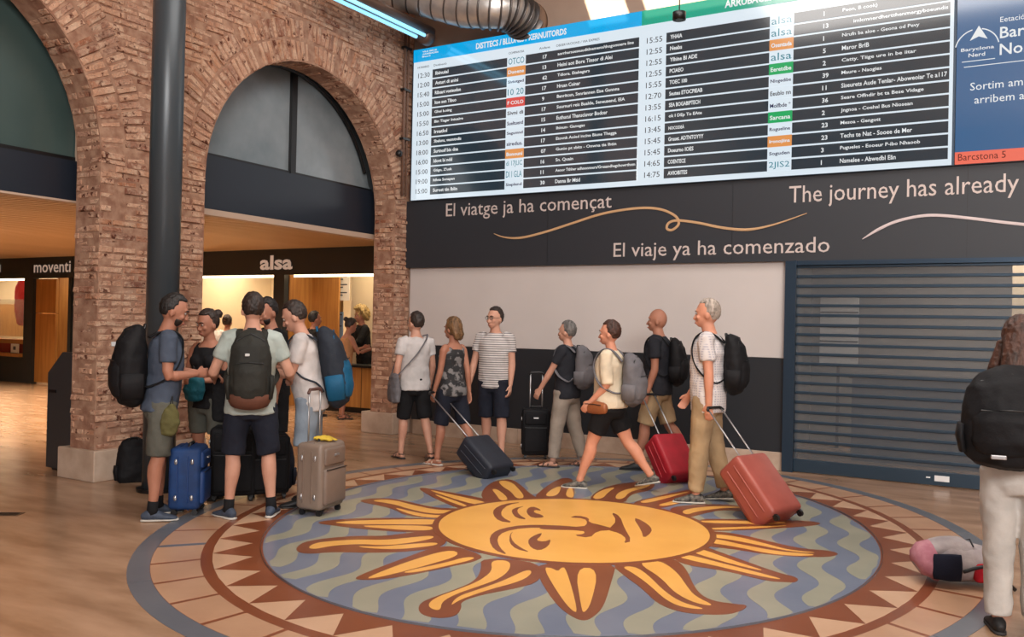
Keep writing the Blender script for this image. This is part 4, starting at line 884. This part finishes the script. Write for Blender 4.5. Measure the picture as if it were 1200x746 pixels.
def suitcase(label, base, w, d, h, m, rz=None, top=None, handle=.42, soft=True, group=None, m2=None, yax=None, name='suitcase', grip_m=None):
    """base = floor point under the case (world); top = world point of the handle grip for a pulled, tilted case"""
    t = thing(name, label, 'suitcase', base, 0, group); m2 = m2 or m
    if top is None: t.rotation_euler = (0, 0, math.radians(rz))
    else:
        z = (V(top)-V(base)); L = z.length; z.normalize(); x = (V(yax) if yax else V((0, 0, 1)).cross(z)).normalized(); y = z.cross(x)
        M = Matrix.Identity(4)
        for i in range(3): M[i][0] = x[i]; M[i][1] = y[i]; M[i][2] = z[i]; M[i][3] = base[i]
        t.matrix_world = M; handle = L-h-.05
    bm = bmesh.new(); rbox(bm, -w/2, w/2, -d/2, d/2, .05, .05+h, min(w, d)*.16, 4); sh_ = fin('shell', bm, m, t, True)
    if soft:
        bm = bmesh.new(); rbox(bm, -w*.42, w*.42, -d/2-.03, -d/2+.04, .09, .05+h*.62, .025, 3); pk_ = fin('front_pocket', bm, m2, t, True)
        bm = bmesh.new(); rbox(bm, -w*.40, w*.40, -d/2-.022, -d/2+.04, .05+h*.66, .05+h*.93, .02, 3); fin('upper_pocket', bm, m2, t, True)
        bm = bmesh.new(); bx(bm, -w*.40, w*.40, -d/2-.033, -d/2-.028, .05+h*.60, .05+h*.612); fin('zip', bm, BLKP, pk_)
    for yy in ((-d*.12, d*.2) if soft else (0,)):
        bm = bmesh.new(); k = 1.004
        pts = [V((a*(w/2-.0)*k, yy, b)) for a, b in ((-.8, .05), (-1, .05+.07), (-1, h-.02), (-.8, h+.05), (.8, h+.05), (1, h-.02), (1, .12), (.8, .05))]
        tube(bm, pts, [.007], side=(0, 1, 0), n=6); fin('piping', bm, BLKP if not soft else m2, sh_)
    for sx in (-1, 1):
        for sy in (-1, 1):
            bm = bmesh.new(); tube(bm, [(sx*(w/2-.045)-.012, sy*(d/2-.045), .025), (sx*(w/2-.045)+.012, sy*(d/2-.045), .025)], [.025], side=(0, 0, 1), n=14, cap=0)
            bx(bm, sx*(w/2-.045)-.018, sx*(w/2-.045)+.018, sy*(d/2-.045)-.014, sy*(d/2-.045)+.014, .035, .06); fin('wheel', bm, BLKP, t)
    bm = bmesh.new(); tube(bm, [(-.08, -.02, .05+h), (-.06, -.02, .075+h), (.06, -.02, .075+h), (.08, -.02, .05+h)], [(.012, .008)], side=(0, 1, 0), n=8); fin('carry_handle', bm, BLKP, t)
    for zz in (.2, .78):
        for yy in (-d*.25, d*.25):
            bm = bmesh.new(); ell(bm, (-w/2-.003, yy, .05+h*zz), (.010, .014, .024)); fin('side_stud', bm, METAL, sh_, True)
    if handle > .05:
        hw = w*.22; zt = .05+h+handle
        for sx in (-1, 1):
            bm = bmesh.new(); tube(bm, [(sx*hw, d*.30, h*.9), (sx*hw, d*.30, zt)], [(.009, .006)], n=8, cap=0); fin('handle_tube', bm, METAL, t, True)
        bm = bmesh.new(); tube(bm, [(-hw-.012, d*.30, zt-.02), (-hw+.01, d*.30, zt+.008), (hw-.01, d*.30, zt+.008), (hw+.012, d*.30, zt-.02)], [.014], side=(0, 1, 0), n=10); fin('grip', bm, grip_m or BLKP, t, True)
    bm = bmesh.new(); rbox(bm, -.03, .03, -d/2-.036 if soft else -d/2-.004, -d/2, .05+h*.80, .05+h*.83, .002, 1); fin('badge', bm, METAL, sh_)
    return t
def backpack(label, M, w, d, h, m, m2=None, base_m=None, straps=None, logo=None, group=None, loose=False, name='backpack', badge_col=None):
    """M: matrix whose origin is the middle of the back panel, x = width, y = outward from the wearer, z = up"""
    t = thing(name, label, 'backpack'); t.matrix_world = M; m2 = m2 or m
    bm = bmesh.new(); prof = [(-.50, .40, .55, .30), (-.44, .48, .85, .42), (-.25, .50, 1.0, .5), (.05, .49, .98, .49), (.28, .45, .85, .42), (.42, .36, .62, .31), (.50, .22, .36, .2)]
    tube(bm, [(0, p[2]*d*.5, p[0]*h) for p in prof], [(p[1]*w, p[2]*d*.5) for p in prof], side=(1, 0, 0), n=24, cap=.3)
    b_ = fin('main_bag', bm, m, t, True); mods(b_, .013, 2, .02, .08)
    bm = bmesh.new(); pr = [(-.42, .34, .2), (-.30, .40, .3), (-.05, .40, .32), (.06, .36, .24), (.10, .28, .10)]
    tube(bm, [(0, d*.74, p[0]*h) for p in pr], [(p[1]*w, p[2]*d*1.05) for p in pr], side=(1, 0, 0), n=20, cap=.3); fp = fin('front_pocket', bm, m2, t, True); mods(fp, .012, 2, .012, .06)
    bm = bmesh.new(); tube(bm, [(-.30*w, d*.93, .06*h), (0, d*1.03, .075*h), (.30*w, d*.93, .06*h)], [.005], n=6); fin('zip', bm, BLKP, fp)
    bm = bmesh.new(); tube(bm, [(-.44*w, d*.55, .1*h), (-.3*w, d*.62, .38*h), (0, d*.62, .47*h), (.3*w, d*.62, .38*h), (.44*w, d*.55, .1*h)], [.006], n=6); fin('zip', bm, m2 if m2 != m else BLKP, t)
    bm = bmesh.new(); tube(bm, [(-.04, .02, .48*h), (-.03, .015, .54*h), (.03, .015, .54*h), (.04, .02, .48*h)], [(.010, .006)], side=(0, 1, 0), n=8); fin('top_loop', bm, m2 if m2 != m else BLKP, t, True)
    for sx in (-1, 1):
        bm = bmesh.new(); tube(bm, [(sx*w*.47, d*.45, -.44*h), (sx*w*.50, d*.45, -.25*h), (sx*w*.49, d*.45, -.12*h)], [(.018, .3*d), (.024, .33*d), (.02, .32*d)], side=(1, 0, 0), n=12, cap=.2); fin('side_pocket', bm, m2, t, True)
    if base_m:
        bm = bmesh.new(); tube(bm, [(0, d*.36, -.52*h), (0, d*.44, -.46*h), (0, d*.47, -.37*h)], [(.44*w, .36*d), (.495*w, .47*d), (.505*w, .50*d)], side=(1, 0, 0), n=24, cap=.3); fin('base_panel', bm, base_m, t, True)
    if logo:
        bm = bmesh.new(); lx, lz, lw, lh = logo; rbox(bm, lx-lw/2, lx+lw/2, d*.98 if lz < .08*h else d*.80, d*1.10 if lz < .08*h else d*.96, lz-lh/2, lz+lh/2, .003, 1); fin('logo_patch', bm, badge_col or METAL, t)
    if straps:                                               # list of polylines in world space
        for S in straps:
            bm = bmesh.new(); Mi = M.inverted(); pts = spline([Mi @ V(p) for p in S], 5); tube(bm, pts, [(.030, .008)], side=(1, 0, 0), n=8); so = fin('shoulder_strap', bm, m, t, True)
    elif loose:
        for sx in (-1, 1):
            bm = bmesh.new(); tube(bm, spline([(sx*.08, .01, .42*h), (sx*.10, -.05, .2*h), (sx*.12, -.06, -.1*h), (sx*.14, .0, -.42*h)], 5), [(.028, .008)], side=(1, 0, 0), n=8); fin('shoulder_strap', bm, m2, t, True)
    return t
def wear(P, label, w, d, h, m, zc=.28, yo=-.135, tilt=0, shift=0, **kw):
    s = P.s; T = P.W @ P.T
    def tp(x, y, z): return T @ V((x, y, z))
    o = tp(shift, yo, zc); R = T.to_3x3().normalized()
    X = R @ V((-1, 0, 0)); Y = R @ V((0, -1, 0)); M = frame(o, X, Y)
    if tilt: M = M @ rotm('X', tilt)
    st = []; g_ = P.g
    for sx in (-1, 1):
        x = sx*.095; st.append([tp(x*.9, yo-.01, zc+h/s*.36), tp(x, -.06, .56), tp(x, .03, .575), tp(x*1.02, .10, .52), tp(x*1.12, .112*g_, .42), tp(x*1.42, .088*g_, .31), tp(x*1.9*g_, .02, .21), tp(x*1.6, -.09, .14), tp(x*1.3, yo-.01, zc-h/s*.30)])
    return backpack(label, M, w, d, h, m, straps=st, **kw)
# ================================================================ THE TRAVELLERS
HB = hairm('hair_black', (30, 25, 24)); HD = hairm('hair_dark_brown', (52, 38, 30)); HG = hairm('hair_grey', (120, 116, 112)); HBL = hairm('hair_blond', (190, 158, 96)); HR = hairm('hair_auburn', (78, 46, 32)); HW = hairm('hair_white', (196, 180, 166)); HLB = hairm('hair_light_brown', (128, 92, 56))
SLATE = cloth('tee_slate', (74, 84, 100)); OLIVE = cloth('shorts_olive_grey', (92, 92, 84)); BLK = cloth('fabric_black', (24, 24, 27)); NAVY = cloth('fabric_navy', (30, 34, 46)); MINT = cloth('tee_mint_grey', (172, 182, 176)); WT = cloth('tee_white', (206, 200, 198)); LBLUE = cloth('shorts_pale_blue', (140, 152, 164))
KHAKI = cloth('fabric_khaki', (172, 146, 112)); CREAMF = cloth('blouse_cream', (228, 212, 186)); CHARC = cloth('tee_charcoal', (40, 42, 48)); TAUPE = cloth('trousers_taupe', (158, 146, 134)); JEAN = cloth('jeans_cream', (196, 192, 186)); GREYF = cloth('fabric_grey', (112, 110, 114)); BEIGE = cloth('tank_beige', (176, 128, 88))
PK_BLACK = cloth('pack_black', (20, 20, 23), rough=.7); PK_OLIVE = cloth('pack_olive_black', (44, 44, 40), rough=.7); PK_BLUE = cloth('pack_blue', (20, 86, 122), rough=.6); PK_SLATE = cloth('pack_slate', (40, 46, 56), rough=.7); PK_TEAL = cloth('pack_teal', (24, 92, 106), rough=.6); PK_BROWN = cloth('pack_brown_base', (104, 66, 52), rough=.7)
SH_SL = mat('shoe_slate', (62, 74, 92), .7, rgb2=(50, 60, 76), scale=30); SH_BK = mat('shoe_black', (26, 26, 28), .6); SH_BW = mat('shoe_mottled', (120, 116, 108), .6, rgb2=(40, 40, 42), scale=30); SAN = mat('sandal_brown', (84, 60, 46), .6); SAN_W = mat('sandal_pale', (180, 150, 130), .6)
MATS['shoe_black_sole'] = SOLED; MATS['sandal_brown_sole'] = SOLED
STR = mat('tee_striped', (206, 200, 196), .85)
def stripes():
    nt = STR.node_tree; b = nt.nodes['Principled BSDF']; tc = nt.nodes.new('ShaderNodeTexCoord'); wv = nt.nodes.new('ShaderNodeTexWave'); wv.bands_direction = 'Z'; wv.inputs['Scale'].default_value = 12
    r = nt.nodes.new('ShaderNodeValToRGB'); r.color_ramp.elements[0].position = .35; r.color_ramp.elements[1].position = .5; r.color_ramp.elements[0].color = lin((120, 116, 118))+(1,); r.color_ramp.elements[1].color = lin((208, 202, 198))+(1,)
    nt.links.new(tc.outputs['Object'], wv.inputs[0]); nt.links.new(wv.outputs['Fac'], r.inputs[0]); nt.links.new(r.outputs[0], b.inputs['Base Color'])
stripes()
PLAID = mat('shirt_pale_check', (196, 190, 192), .85)
def plaid():
    nt = PLAID.node_tree; b = nt.nodes['Principled BSDF']; tc = nt.nodes.new('ShaderNodeTexCoord'); outs = []
    for ax in ('X', 'Z'):
        wv = nt.nodes.new('ShaderNodeTexWave'); wv.bands_direction = ax; wv.inputs['Scale'].default_value = 14; nt.links.new(tc.outputs['Object'], wv.inputs[0]); outs.append(wv)
    a = nt.nodes.new('ShaderNodeMath'); a.operation = 'ADD'; nt.links.new(outs[0].outputs['Fac'], a.inputs[0]); nt.links.new(outs[1].outputs['Fac'], a.inputs[1])
    r = nt.nodes.new('ShaderNodeValToRGB'); r.color_ramp.elements[0].position = .2; r.color_ramp.elements[1].position = .9; r.color_ramp.elements[0].color = lin((168, 164, 176))+(1,); r.color_ramp.elements[1].color = lin((214, 208, 206))+(1,)
    nt.links.new(a.outputs[0], r.inputs[0]); nt.links.new(r.outputs[0], b.inputs['Base Color'])
plaid()
G1 = 'travellers talking in a circle by the pier'; G2 = 'travellers walking past the board wall'; G3 = 'people at the ticket windows'
V3 = 0.0075
# -- group by the pier
m1 = person('bearded man in slate T-shirt and grey shorts with black backpack, leftmost of group', (186, 606), -34, 1.75, lean=4, legs=((2, 4, 3), (-3, 2, 3)), arms=(('dir', (-.15, .35, -1), (.3, 1, -.1)), ('dir', (.12, -.02, -1), (-.42, .8, .05))), curl=(55, 55), palm=((0, 0, -1), (-1, 0, 0)), head=(-8, -14), hairm_=HB, beard=HD, top=SLATE, sleeve=.62, bottom=OLIVE, blen=.98, shoes=SH_SL, sock=BLK, skin='tan', vox=V3, group=G1)
wear(m1, 'black rounded backpack worn by the man in the slate T-shirt', .36, .27, .58, PK_BLACK, zc=.30, yo=-.13, tilt=-6, logo=(.05, .16, .05, .035), badge_col=mat('patch_white', (190, 190, 190), .5))
m2p = person('man seen from behind in pale mint T-shirt and navy shorts with olive-black backpack', (291, 606), 44, 1.77, legs=((0, 2, 5, 0, -38), (4, 8, 7, 0, 12)), arms=(('dir', (-.42, .05, -1), (-.05, .95, -.25)), ('dir', (.42, .05, -1), (.05, .95, -.25))), curl=(40, 40), head=(4, -8), hairm_=HD, top=MINT, sleeve=.6, bottom=NAVY, blen=.98, shoes=SH_SL, sock=BLK, skin='fair', vox=V3, group=G1, top_len=-.09, girth=1.04)
wear(m2p, 'olive-black backpack with brown base worn by the man in the mint T-shirt', .33, .22, .56, PK_OLIVE, zc=.29, yo=-.125, base_m=PK_BROWN, logo=(.02, .10, .035, .02), badge_col=MATS['patch_white'])
wm = person('woman in black tank top and grey shorts holding a teal bag', (241, 580), 196, 1.64, female=True, legs=((6, 6, 6), (-8, 4, 5)), arms=(('dir', (-.2, .12, -1), (.65, 1, -.1)), ('dir', (.2, .12, -1), (-.65, 1, -.25))), curl=(55, 55), palm=((1, 0, 0), (-1, 0, 0)), head=(-18, -12), hair='bun', hairm_=HD, top=BLK, top_kind='tank', bottom=OLIVE, blen=.75, shoes=SH_BK, skin='tan', vox=V3, group=G1)
m4 = person('dark-haired bearded man in black behind the man in the mint T-shirt', (317, 567), 165, 1.77, lean=4, legs=((0, 2, 5), (4, 4, 5)), arms=(None, ('dir', (.1, .2, -1), (-.3, 1, -.1))), head=(10, -14), hairm_=HB, beard=HB, top=BLK, sleeve=.6, bottom=BLK, blen=.98, shoes=SH_BK, skin='tan', vox=V3, group=G1)
m3 = person('man in white T-shirt and pale blue shorts with phone, behind the taupe suitcase', (360, 590), 128, 1.74, lean=9, legs=((4, 4, 5), (-2, 2, 5)), arms=(('dir', (-.02, .25, -1), (.28, 1, .12)), ('dir', (.02, .25, -1), (-.28, 1, .22))), curl=(60, 60), palm=((.6, 0, .8), (-.6, 0, .8)), head=(-4, -16), hairm_=HD, top=WT, sleeve=.62, bottom=LBLUE, blen=.95, shoes=SH_BK, skin='fair', vox=V3, group=G1, top_len=-.10, girth=1.03)
wear(m3, 'tall blue and slate hiking backpack worn by the man in the white T-shirt', .32, .25, .66, PK_SLATE, m2=PK_BLUE, zc=.26, yo=-.13, logo=None)
ph_ = thing('mobile_phone', 'dark mobile phone held by the man in the white T-shirt', 'phone'); ph_.matrix_world = m3.W @ Matrix.Translation(m3.W.inverted() @ (m3.W @ ((m3.arm[0][2]+m3.arm[1][2])*.5+V((0, .09, .04))))) @ rotm('X', 35)
bm = bmesh.new(); rbox(bm, -.036, .036, -.075, .075, -.004, .004, .003, 2); fin('case', bm, BLKP, ph_); bm = bmesh.new(); bx(bm, -.032, .032, -.068, .068, .004, .0048); fin('screen', bm, mat('phone_screen', (40, 50, 60), .1), ph_)
def blob(name, label, cat, sections, M, m, side=(1, 0, 0), disp=.02, extras=(), group=None):
    t = thing(name, label, cat, (0, 0, 0), 0, group); t.matrix_world = M
    bm = bmesh.new(); tube(bm, [s[0] for s in sections], [s[1] for s in sections], side=side, n=18, cap=.4); o = fin('bag_body', bm, m, t, True); mods(o, .010, 2, disp, .05)
    for nm, pts, r, mm in extras:
        bm = bmesh.new(); tube(bm, spline(pts, 6), [r], side=side, n=7); fin(nm, bm, mm, t, True)
    return t
def loc(P, x, y, z): return P.W @ P.T @ V((x, y, z))
def wf(P, x, y, z):                          # person-aligned frame at a torso point
    R = (P.W @ P.T).to_3x3().normalized(); return frame(loc(P, x, y, z), R @ V((1, 0, 0)), R @ V((0, 1, 0)))
blob('hand_bag', 'teal drawstring bag held in front of the woman in the black tank top', 'bag', [((0, 0, -.12), (.08, .05)), ((0, 0, -.04), (.105, .07)), ((0, 0, .06), (.085, .055)), ((0, 0, .11), (.03, .025))], wf(wm, -.03, .27, .16), PK_TEAL, extras=[('cord', [(-.02, 0, .10), (0, .02, .17), (.02, 0, .10)], (.005, .005), BLKP)])
blob('hip_pouch', 'olive drawstring pouch hanging at the hip of the slate T-shirt man', 'bag', [((0, 0, -.13), (.06, .035)), ((0, 0, -.04), (.075, .045)), ((0, 0, .06), (.055, .035)), ((0, 0, .10), (.02, .02))], wf(m1, .19, .06, -.10), cloth('pouch_olive', (96, 92, 56)), side=(0, 1, 0), extras=[('cord', [(0, -.01, .1), (0, 0, .17), (0, .01, .1)], (.004, .004), BLKP)])
bpk = blob('draped_jacket', 'black jacket draped over the luggage left of the mint T-shirt man', 'clothing', [((0, 0, .16), (.06, .05)), ((-.01, 0, .05), (.10, .06)), ((-.03, 0, -.12), (.09, .05)), ((-.06, 0, -.24), (.05, .03))], frame(flo(262, 596)+V((0, 0, .98)), (.7, .7, 0), (-.7, .7, 0)), BLK, extras=[('sleeve', [(.04, -.03, .14), (.09, -.04, 0), (.07, -.05, -.2)], (.035, .03), BLK)])
# luggage of the group
suitcase('blue soft suitcase standing beside the legs of the man in the slate T-shirt', flo(220, 600), .34, .25, .50, mat('case_blue', (16, 58, 112), .7, rgb2=(12, 46, 92), scale=10), rz=128, handle=0, m2=mat('case_blue_dark', (16, 54, 108), .6))
suitcase('black upright suitcase between the legs of the mint T-shirt man, left one', flo(274, 585), .40, .26, .60, PK_BLACK, rz=40, handle=.34, m2=BLK)
suitcase('black upright suitcase half hidden behind the mint T-shirt man\'s right leg', flo(312, 583), .38, .25, .52, PK_BLACK, rz=50, handle=0, m2=BLK)
def on_floor(px, w, d, h, yaw, lean=0): return Matrix.Translation(flo(*px)+V((0, 0, h*.53))) @ rotm('Z', yaw) @ rotm('X', lean)
backpack('black backpack standing on the floor against the left brick pier', on_floor((156, 566), .3, .2, .40, 60, 0), .30, .18, .42, PK_BLACK, loose=False, logo=(0, .1, .03, .02))
backpack('navy backpack on the floor behind the taupe suitcase', on_floor((326, 574), .3, .2, .46, 40, 0), .28, .2, .46, NAVY, loose=False)
ts = suitcase('taupe upright suitcase with raised metal handle at the edge of the mosaic', flo(375, 600), .37, .25, .545, mat('case_taupe', (132, 116, 104), .45, rgb2=(120, 104, 92), scale=4), rz=99, handle=.42, m2=mat('case_taupe_pocket', (122, 104, 92), .5, rgb2=(112, 95, 84), scale=4), grip_m=mat('grip_brown', (86, 58, 50), .5))
ys = thing('yellow_cloth', 'yellow folded cloth lying on top of the taupe suitcase', 'cloth', flo(375, 600)+V((0, 0, .60)), math.radians(99))
bm = bmesh.new(); tube(bm, [(-.02, -.1, .012), (0, -.03, .022), (0, .05, .018)], [(.03, .012), (.07, .02), (.05, .014)], side=(1, 0, 0), n=14); mods(fin('folds', bm, cloth('cloth_yellow', (222, 190, 70)), ys, True), .007, 1, .02, .03); bm = bmesh.new(); tube(bm, [(.03, -.12, .008), (.05, -.03, .03), (.04, .06, .012)], [(.02, .006)], side=(1, 0, 0), n=8); fin('hem', bm, MATS['cloth_yellow'], ys, True)
# -- walkers
w1 = person('man in white T-shirt and black shorts with a grey shoulder bag, leftmost walker', (484, 538), 58, 1.69, legs=((10, 4, 2), (-12, 14, 2, -8)), arms=(('dir', (-.2, -.1, -1), (-.05, .1, -1)), ('dir', (.22, .1, -1), (.02, .35, -1))), head=(20, 0), hairm_=HD, top=WT, sleeve=.55, bottom=BLK, blen=1.0, shoes=SAN, shoe_kind='sandal', skin='fair', group=G2)
blob('shoulder_bag', 'grey cloth shoulder bag at the hip of the leftmost walker', 'bag', [((0, 0, -.17), (.15, .05)), ((0, 0, -.05), (.16, .06)), ((0, 0, .1), (.14, .04)), ((0, 0, .14), (.12, .02))], wf(w1, -.27, -.02, -.02), GREYF, side=(0, 1, 0), extras=[('strap', [(0, .1, .12), (.10, .16, .32), (.28, .135, .50), (.38, .05, .588), (.37, -.06, .56), (.22, -.15, .38), (.06, -.13, .2), (0, -.1, .12)], (.02, .005), GREYF)])
w2 = person('woman in black patterned tank top, dark shorts and pale sandals towing navy case', (528, 545), 78, 1.63, female=True, legs=((10, 4, 2), (-14, 16, 2, -10)), arms=(('dir', (-.1, .1, -1), (0, .4, -1)), ('dir', (.1, -.25, -1), (.08, -.05, -1))), head=(6, -4), hair='bob', hairm_=HLB, top=mat('tank_pattern', (34, 34, 36), .8, rgb2=(120, 118, 118), scale=9, mix=(.48, .54)), top_kind='tank', bottom=NAVY, blen=1.0, shoes=SAN_W, shoe_kind='sandal', skin='tan', group=G2)
w3 = person('man in striped T-shirt and navy shorts with a wristwatch, facing the hall', (577, 538), 190, 1.76, legs=((4, 2, 3), (-6, 6, 3)), arms=(None, ('dir', (.25, 0, -1), (.1, .25, -1))), head=(-20, -2), hair='short', hairm_=HD, top=STR, sleeve=.55, bottom=NAVY, blen=1.0, shoes=SH_BK, skin='fair', glasses=True, group=G2, girth=1.06)
w4 = person('grey-haired woman in black T-shirt and taupe trousers pushing a black case', (662, 547), 92, 1.62, female=True, girth=1.1, legs=((9, 3, 2), (-9, 8, 2, -6)), arms=(('dir', (-.1, .55, -1), (.0, .55, -.9)), ('dir', (.1, -.1, -1), (0, .2, -1))), head=(0, 0), hair='short', hairm_=HG, top=CHARC, sleeve=.6, bottom=TAUPE, bottom_kind='pants', blen=1.93, shoes=SAN, shoe_kind='sandal', skin='fair', group=G2)
wear(w4, 'grey backpack worn by the grey-haired woman', .29, .2, .44, GREYF, zc=.32, yo=-.13)
w5 = person('woman in cream blouse and black shorts with brown belt bag, striding over the sun', (712, 573), 94, 1.66, female=True, girth=1.2, legs=((20, 3, 2), (-24, 14, 2, -14)), arms=(('dir', (-.1, -.12, -1), (.0, .75, -.8)), ('dir', (.1, .1, -1), (0, .6, -.8))), head=(4, -2), hair='short', hairm_=HR, top=CREAMF, sleeve=1.0, bottom=BLK, blen=.72, shoes=SH_BW, skin='pink', group=G2, top_len=-.03)
wear(w5, 'pale grey backpack worn by the woman in the cream blouse', .30, .22, .46, GREYF, zc=.28, yo=-.15)
blob('belt_bag', 'brown leather belt bag worn by the woman in the cream blouse', 'bag', [((-.13, 0, 0), (.03, .05)), ((-.06, 0, 0), (.045, .065)), ((.06, 0, 0), (.045, .065)), ((.13, 0, 0), (.03, .05))], wf(w5, -.19, .08, -.02) @ rotm('Z', 70), mat('leather_tan', (150, 88, 52), .5), side=(0, 1, 0), disp=.008, extras=[('zip', [(-.1, .045, .03), (0, .05, .035), (.1, .045, .03)], (.004, .004), BLKP)])
w6 = person('bald man in charcoal T-shirt and khaki shorts towing the red case', (768, 551), 98, 1.79, legs=((14, 4, 2), (-16, 18, 2, -12)), arms=(('dir', (-.1, -.05, -1), (-.05, .3, -1)), ('dir', (.1, .2, -1), (0, .5, -1))), head=(4, 0), hair='bald', hairm_=HG, top=CHARC, sleeve=.6, bottom=KHAKI, blen=.95, shoes=SH_BK, skin='tan', group=G2, girth=1.08)
wear(w6, 'black backpack worn by the bald man in charcoal', .32, .2, .48, PK_BLACK, zc=.30, yo=-.13)
w7 = person('white-haired man in pale checked shirt and khaki trousers towing the coral case', (826, 588), 100, 1.83, legs=((6, 3, 2), (-8, 6, 2, -6)), arms=(('dir', (-.1, -.12, -1), (.0, -.02, -1)), ('dir', (.1, .2, -1), (0, .6, -1))), head=(2, -2), hair='crop', hairm_=HW, top=PLAID, sleeve=.62, bottom=KHAKI, bottom_kind='pants', blen=1.95, shoes=SH_BW, skin='pink', group=G2, girth=1.08, top_len=-.12)
wear(w7, 'black day backpack worn by the man in the checked shirt', .32, .22, .50, PK_BLACK, zc=.31, yo=-.14)
def tow(label, basepx, P, arm, w, d, h, m, m2=None, gz=None, **kw):
    b = flo(*basepx); wr = P.W @ P.arm[arm][2]; el_ = P.W @ P.arm[arm][1]; g = wr+(wr-el_).normalized()*.085*P.s
    return suitcase(label, b, w, d, h, m, top=g, m2=m2, **kw)
tow('navy soft suitcase towed by the woman in the patterned tank top', (588, 560), w2, 0, .38, .25, .50, mat('case_navy', (32, 38, 50), .6, rgb2=(26, 30, 42), scale=8))
tow('red soft suitcase towed by the bald man', (800, 567), w6, 0, .38, .26, .50, mat('case_red', (168, 22, 40), .55, rgb2=(150, 16, 32), scale=8))
tow('coral pink hard suitcase towed by the man in the checked shirt', (918, 614), w7, 0, .42, .27, .58, mat('case_coral', (158, 80, 70), .4, rgb2=(146, 72, 62), scale=6), m2=mat('case_coral_dark', (150, 76, 66), .4))
suitcase('black suitcase with raised handle pushed by the grey-haired woman', flo(627, 537), .33, .22, .55, PK_BLACK, rz=30, handle=.42, m2=BLK)
# -- woman at the right edge
wr_ = person('long-haired woman in beige top and cream jeans with black backpack at right edge', (1190, 742), 4, 1.655, female=True, top_len=.03, legs=((0, 1, -.5), (2, 3, 0)), arms=(('dir', (-.3, .2, -1), (.4, .9, .2)), ('dir', (.2, .2, -1), (-.4, .9, .2))), head=(-10, -6), hair='long', hairm_=HR, top=BEIGE, top_kind='tank', bottom=JEAN, bottom_kind='pants', blen=1.97, flare=1.12, shoes=SH_BK, skin='fair', vox=V3, group=None)
wear(wr_, 'large black backpack worn by the long-haired woman at right', .46, .28, .45, PK_BLACK, zc=.335, yo=-.13, logo=(.06, -.20, .07, .02), shift=-.06)
# bag on the floor
Mb = frame(flo(1128, 684)+V((0, 0, .13)), V((0, 0, 1)).cross(V((.93, .36, 0))), (0, 0, 1))
Mb = Mb @ Matrix.Translation((0, -.11, 0))
pb = backpack('grey, pink, navy and red backpack lying on the floor beside the cream jeans', Mb, .30, .26, .50, cloth('pack_pale_grey', (176, 168, 168), (150, 142, 144), 9), m2=cloth('pack_navy', (26, 30, 48)), base_m=cloth('pack_pink', (196, 140, 150), (170, 110, 124), 12), loose=False)
for c_ in pb.children:
    if c_.name.startswith('front_pocket'): c_.data.materials[0] = MATS['pack_pale_grey']
bm = bmesh.new(); rbox(bm, -.165, -.09, .03, .15, .02, .24, .03, 3); fin('red_side_panel', bm, cloth('pack_red', (186, 30, 44)), pb, True)
bm = bmesh.new(); tube(bm, spline([(-.165, .1, -.05), (-.175, .14, .08), (-.17, .05, .2), (-.14, .0, .26)], 5), [(.006, .012)], n=7); fin('compression_strap', bm, BLKP, pb, True)
# -- people at the ticket windows
v_ = .011
person('person with dark bun in black at the left ticket window queue', (264, 480), 30, 1.62, female=True, hair='bun', hairm_=HD, top=BLK, top_kind='tank', bottom=NAVY, shoes=SH_BK, skin='tan', vox=v_, group=G3)
person('person in white shirt queueing beside the second pier edge of the left window', (247, 483), 60, 1.64, hairm_=HD, top=WT, bottom=BLK, bottom_kind='pants', blen=1.95, shoes=SH_BK, skin='tan', vox=v_, group=G3)
person('dark-haired man in black jacket at the ticket window behind the blue hiking backpack', (366, 487), -20, 1.71, hairm_=HB, top=BLK, sleeve=1.8, bottom=NAVY, bottom_kind='pants', blen=1.95, shoes=SH_BK, skin='tan', vox=v_, group=G3)
fw = person('woman in beige tank top and black shorts leaning at the ticket counter', (401, 490), -22, 1.62, female=True, lean=8, legs=((4, 2, 4), (-4, 2, 4)), arms=(('dir', (-.1, .6, -.9), (0, 1, .25)), ('dir', (.1, .5, -1), (0, 1, .3))), head=(0, -14), hair='bun', hairm_=HD, top=BEIGE, top_kind='tank', bottom=BLK, blen=.55, shoes=SAN, shoe_kind='sandal', skin='tan', vox=v_, group=G3)
cb = onY(427, 400, 12.5)
person('curly blond person in black clothes behind the ticket counter', None, 150, 1.80, pos=(cb.x, cb.y), lean=6, hair='curly', hairm_=HBL, top=BLK, sleeve=1.5, bottom=BLK, bottom_kind='pants', blen=1.95, shoes=SH_BK, arms=(('dir', (-.2, .5, -.8), (.2, 1, -.1)), ('dir', (.2, .5, -.8), (-.2, 1, .1))), skin='tan', vox=v_, group=G3)
flush_text()
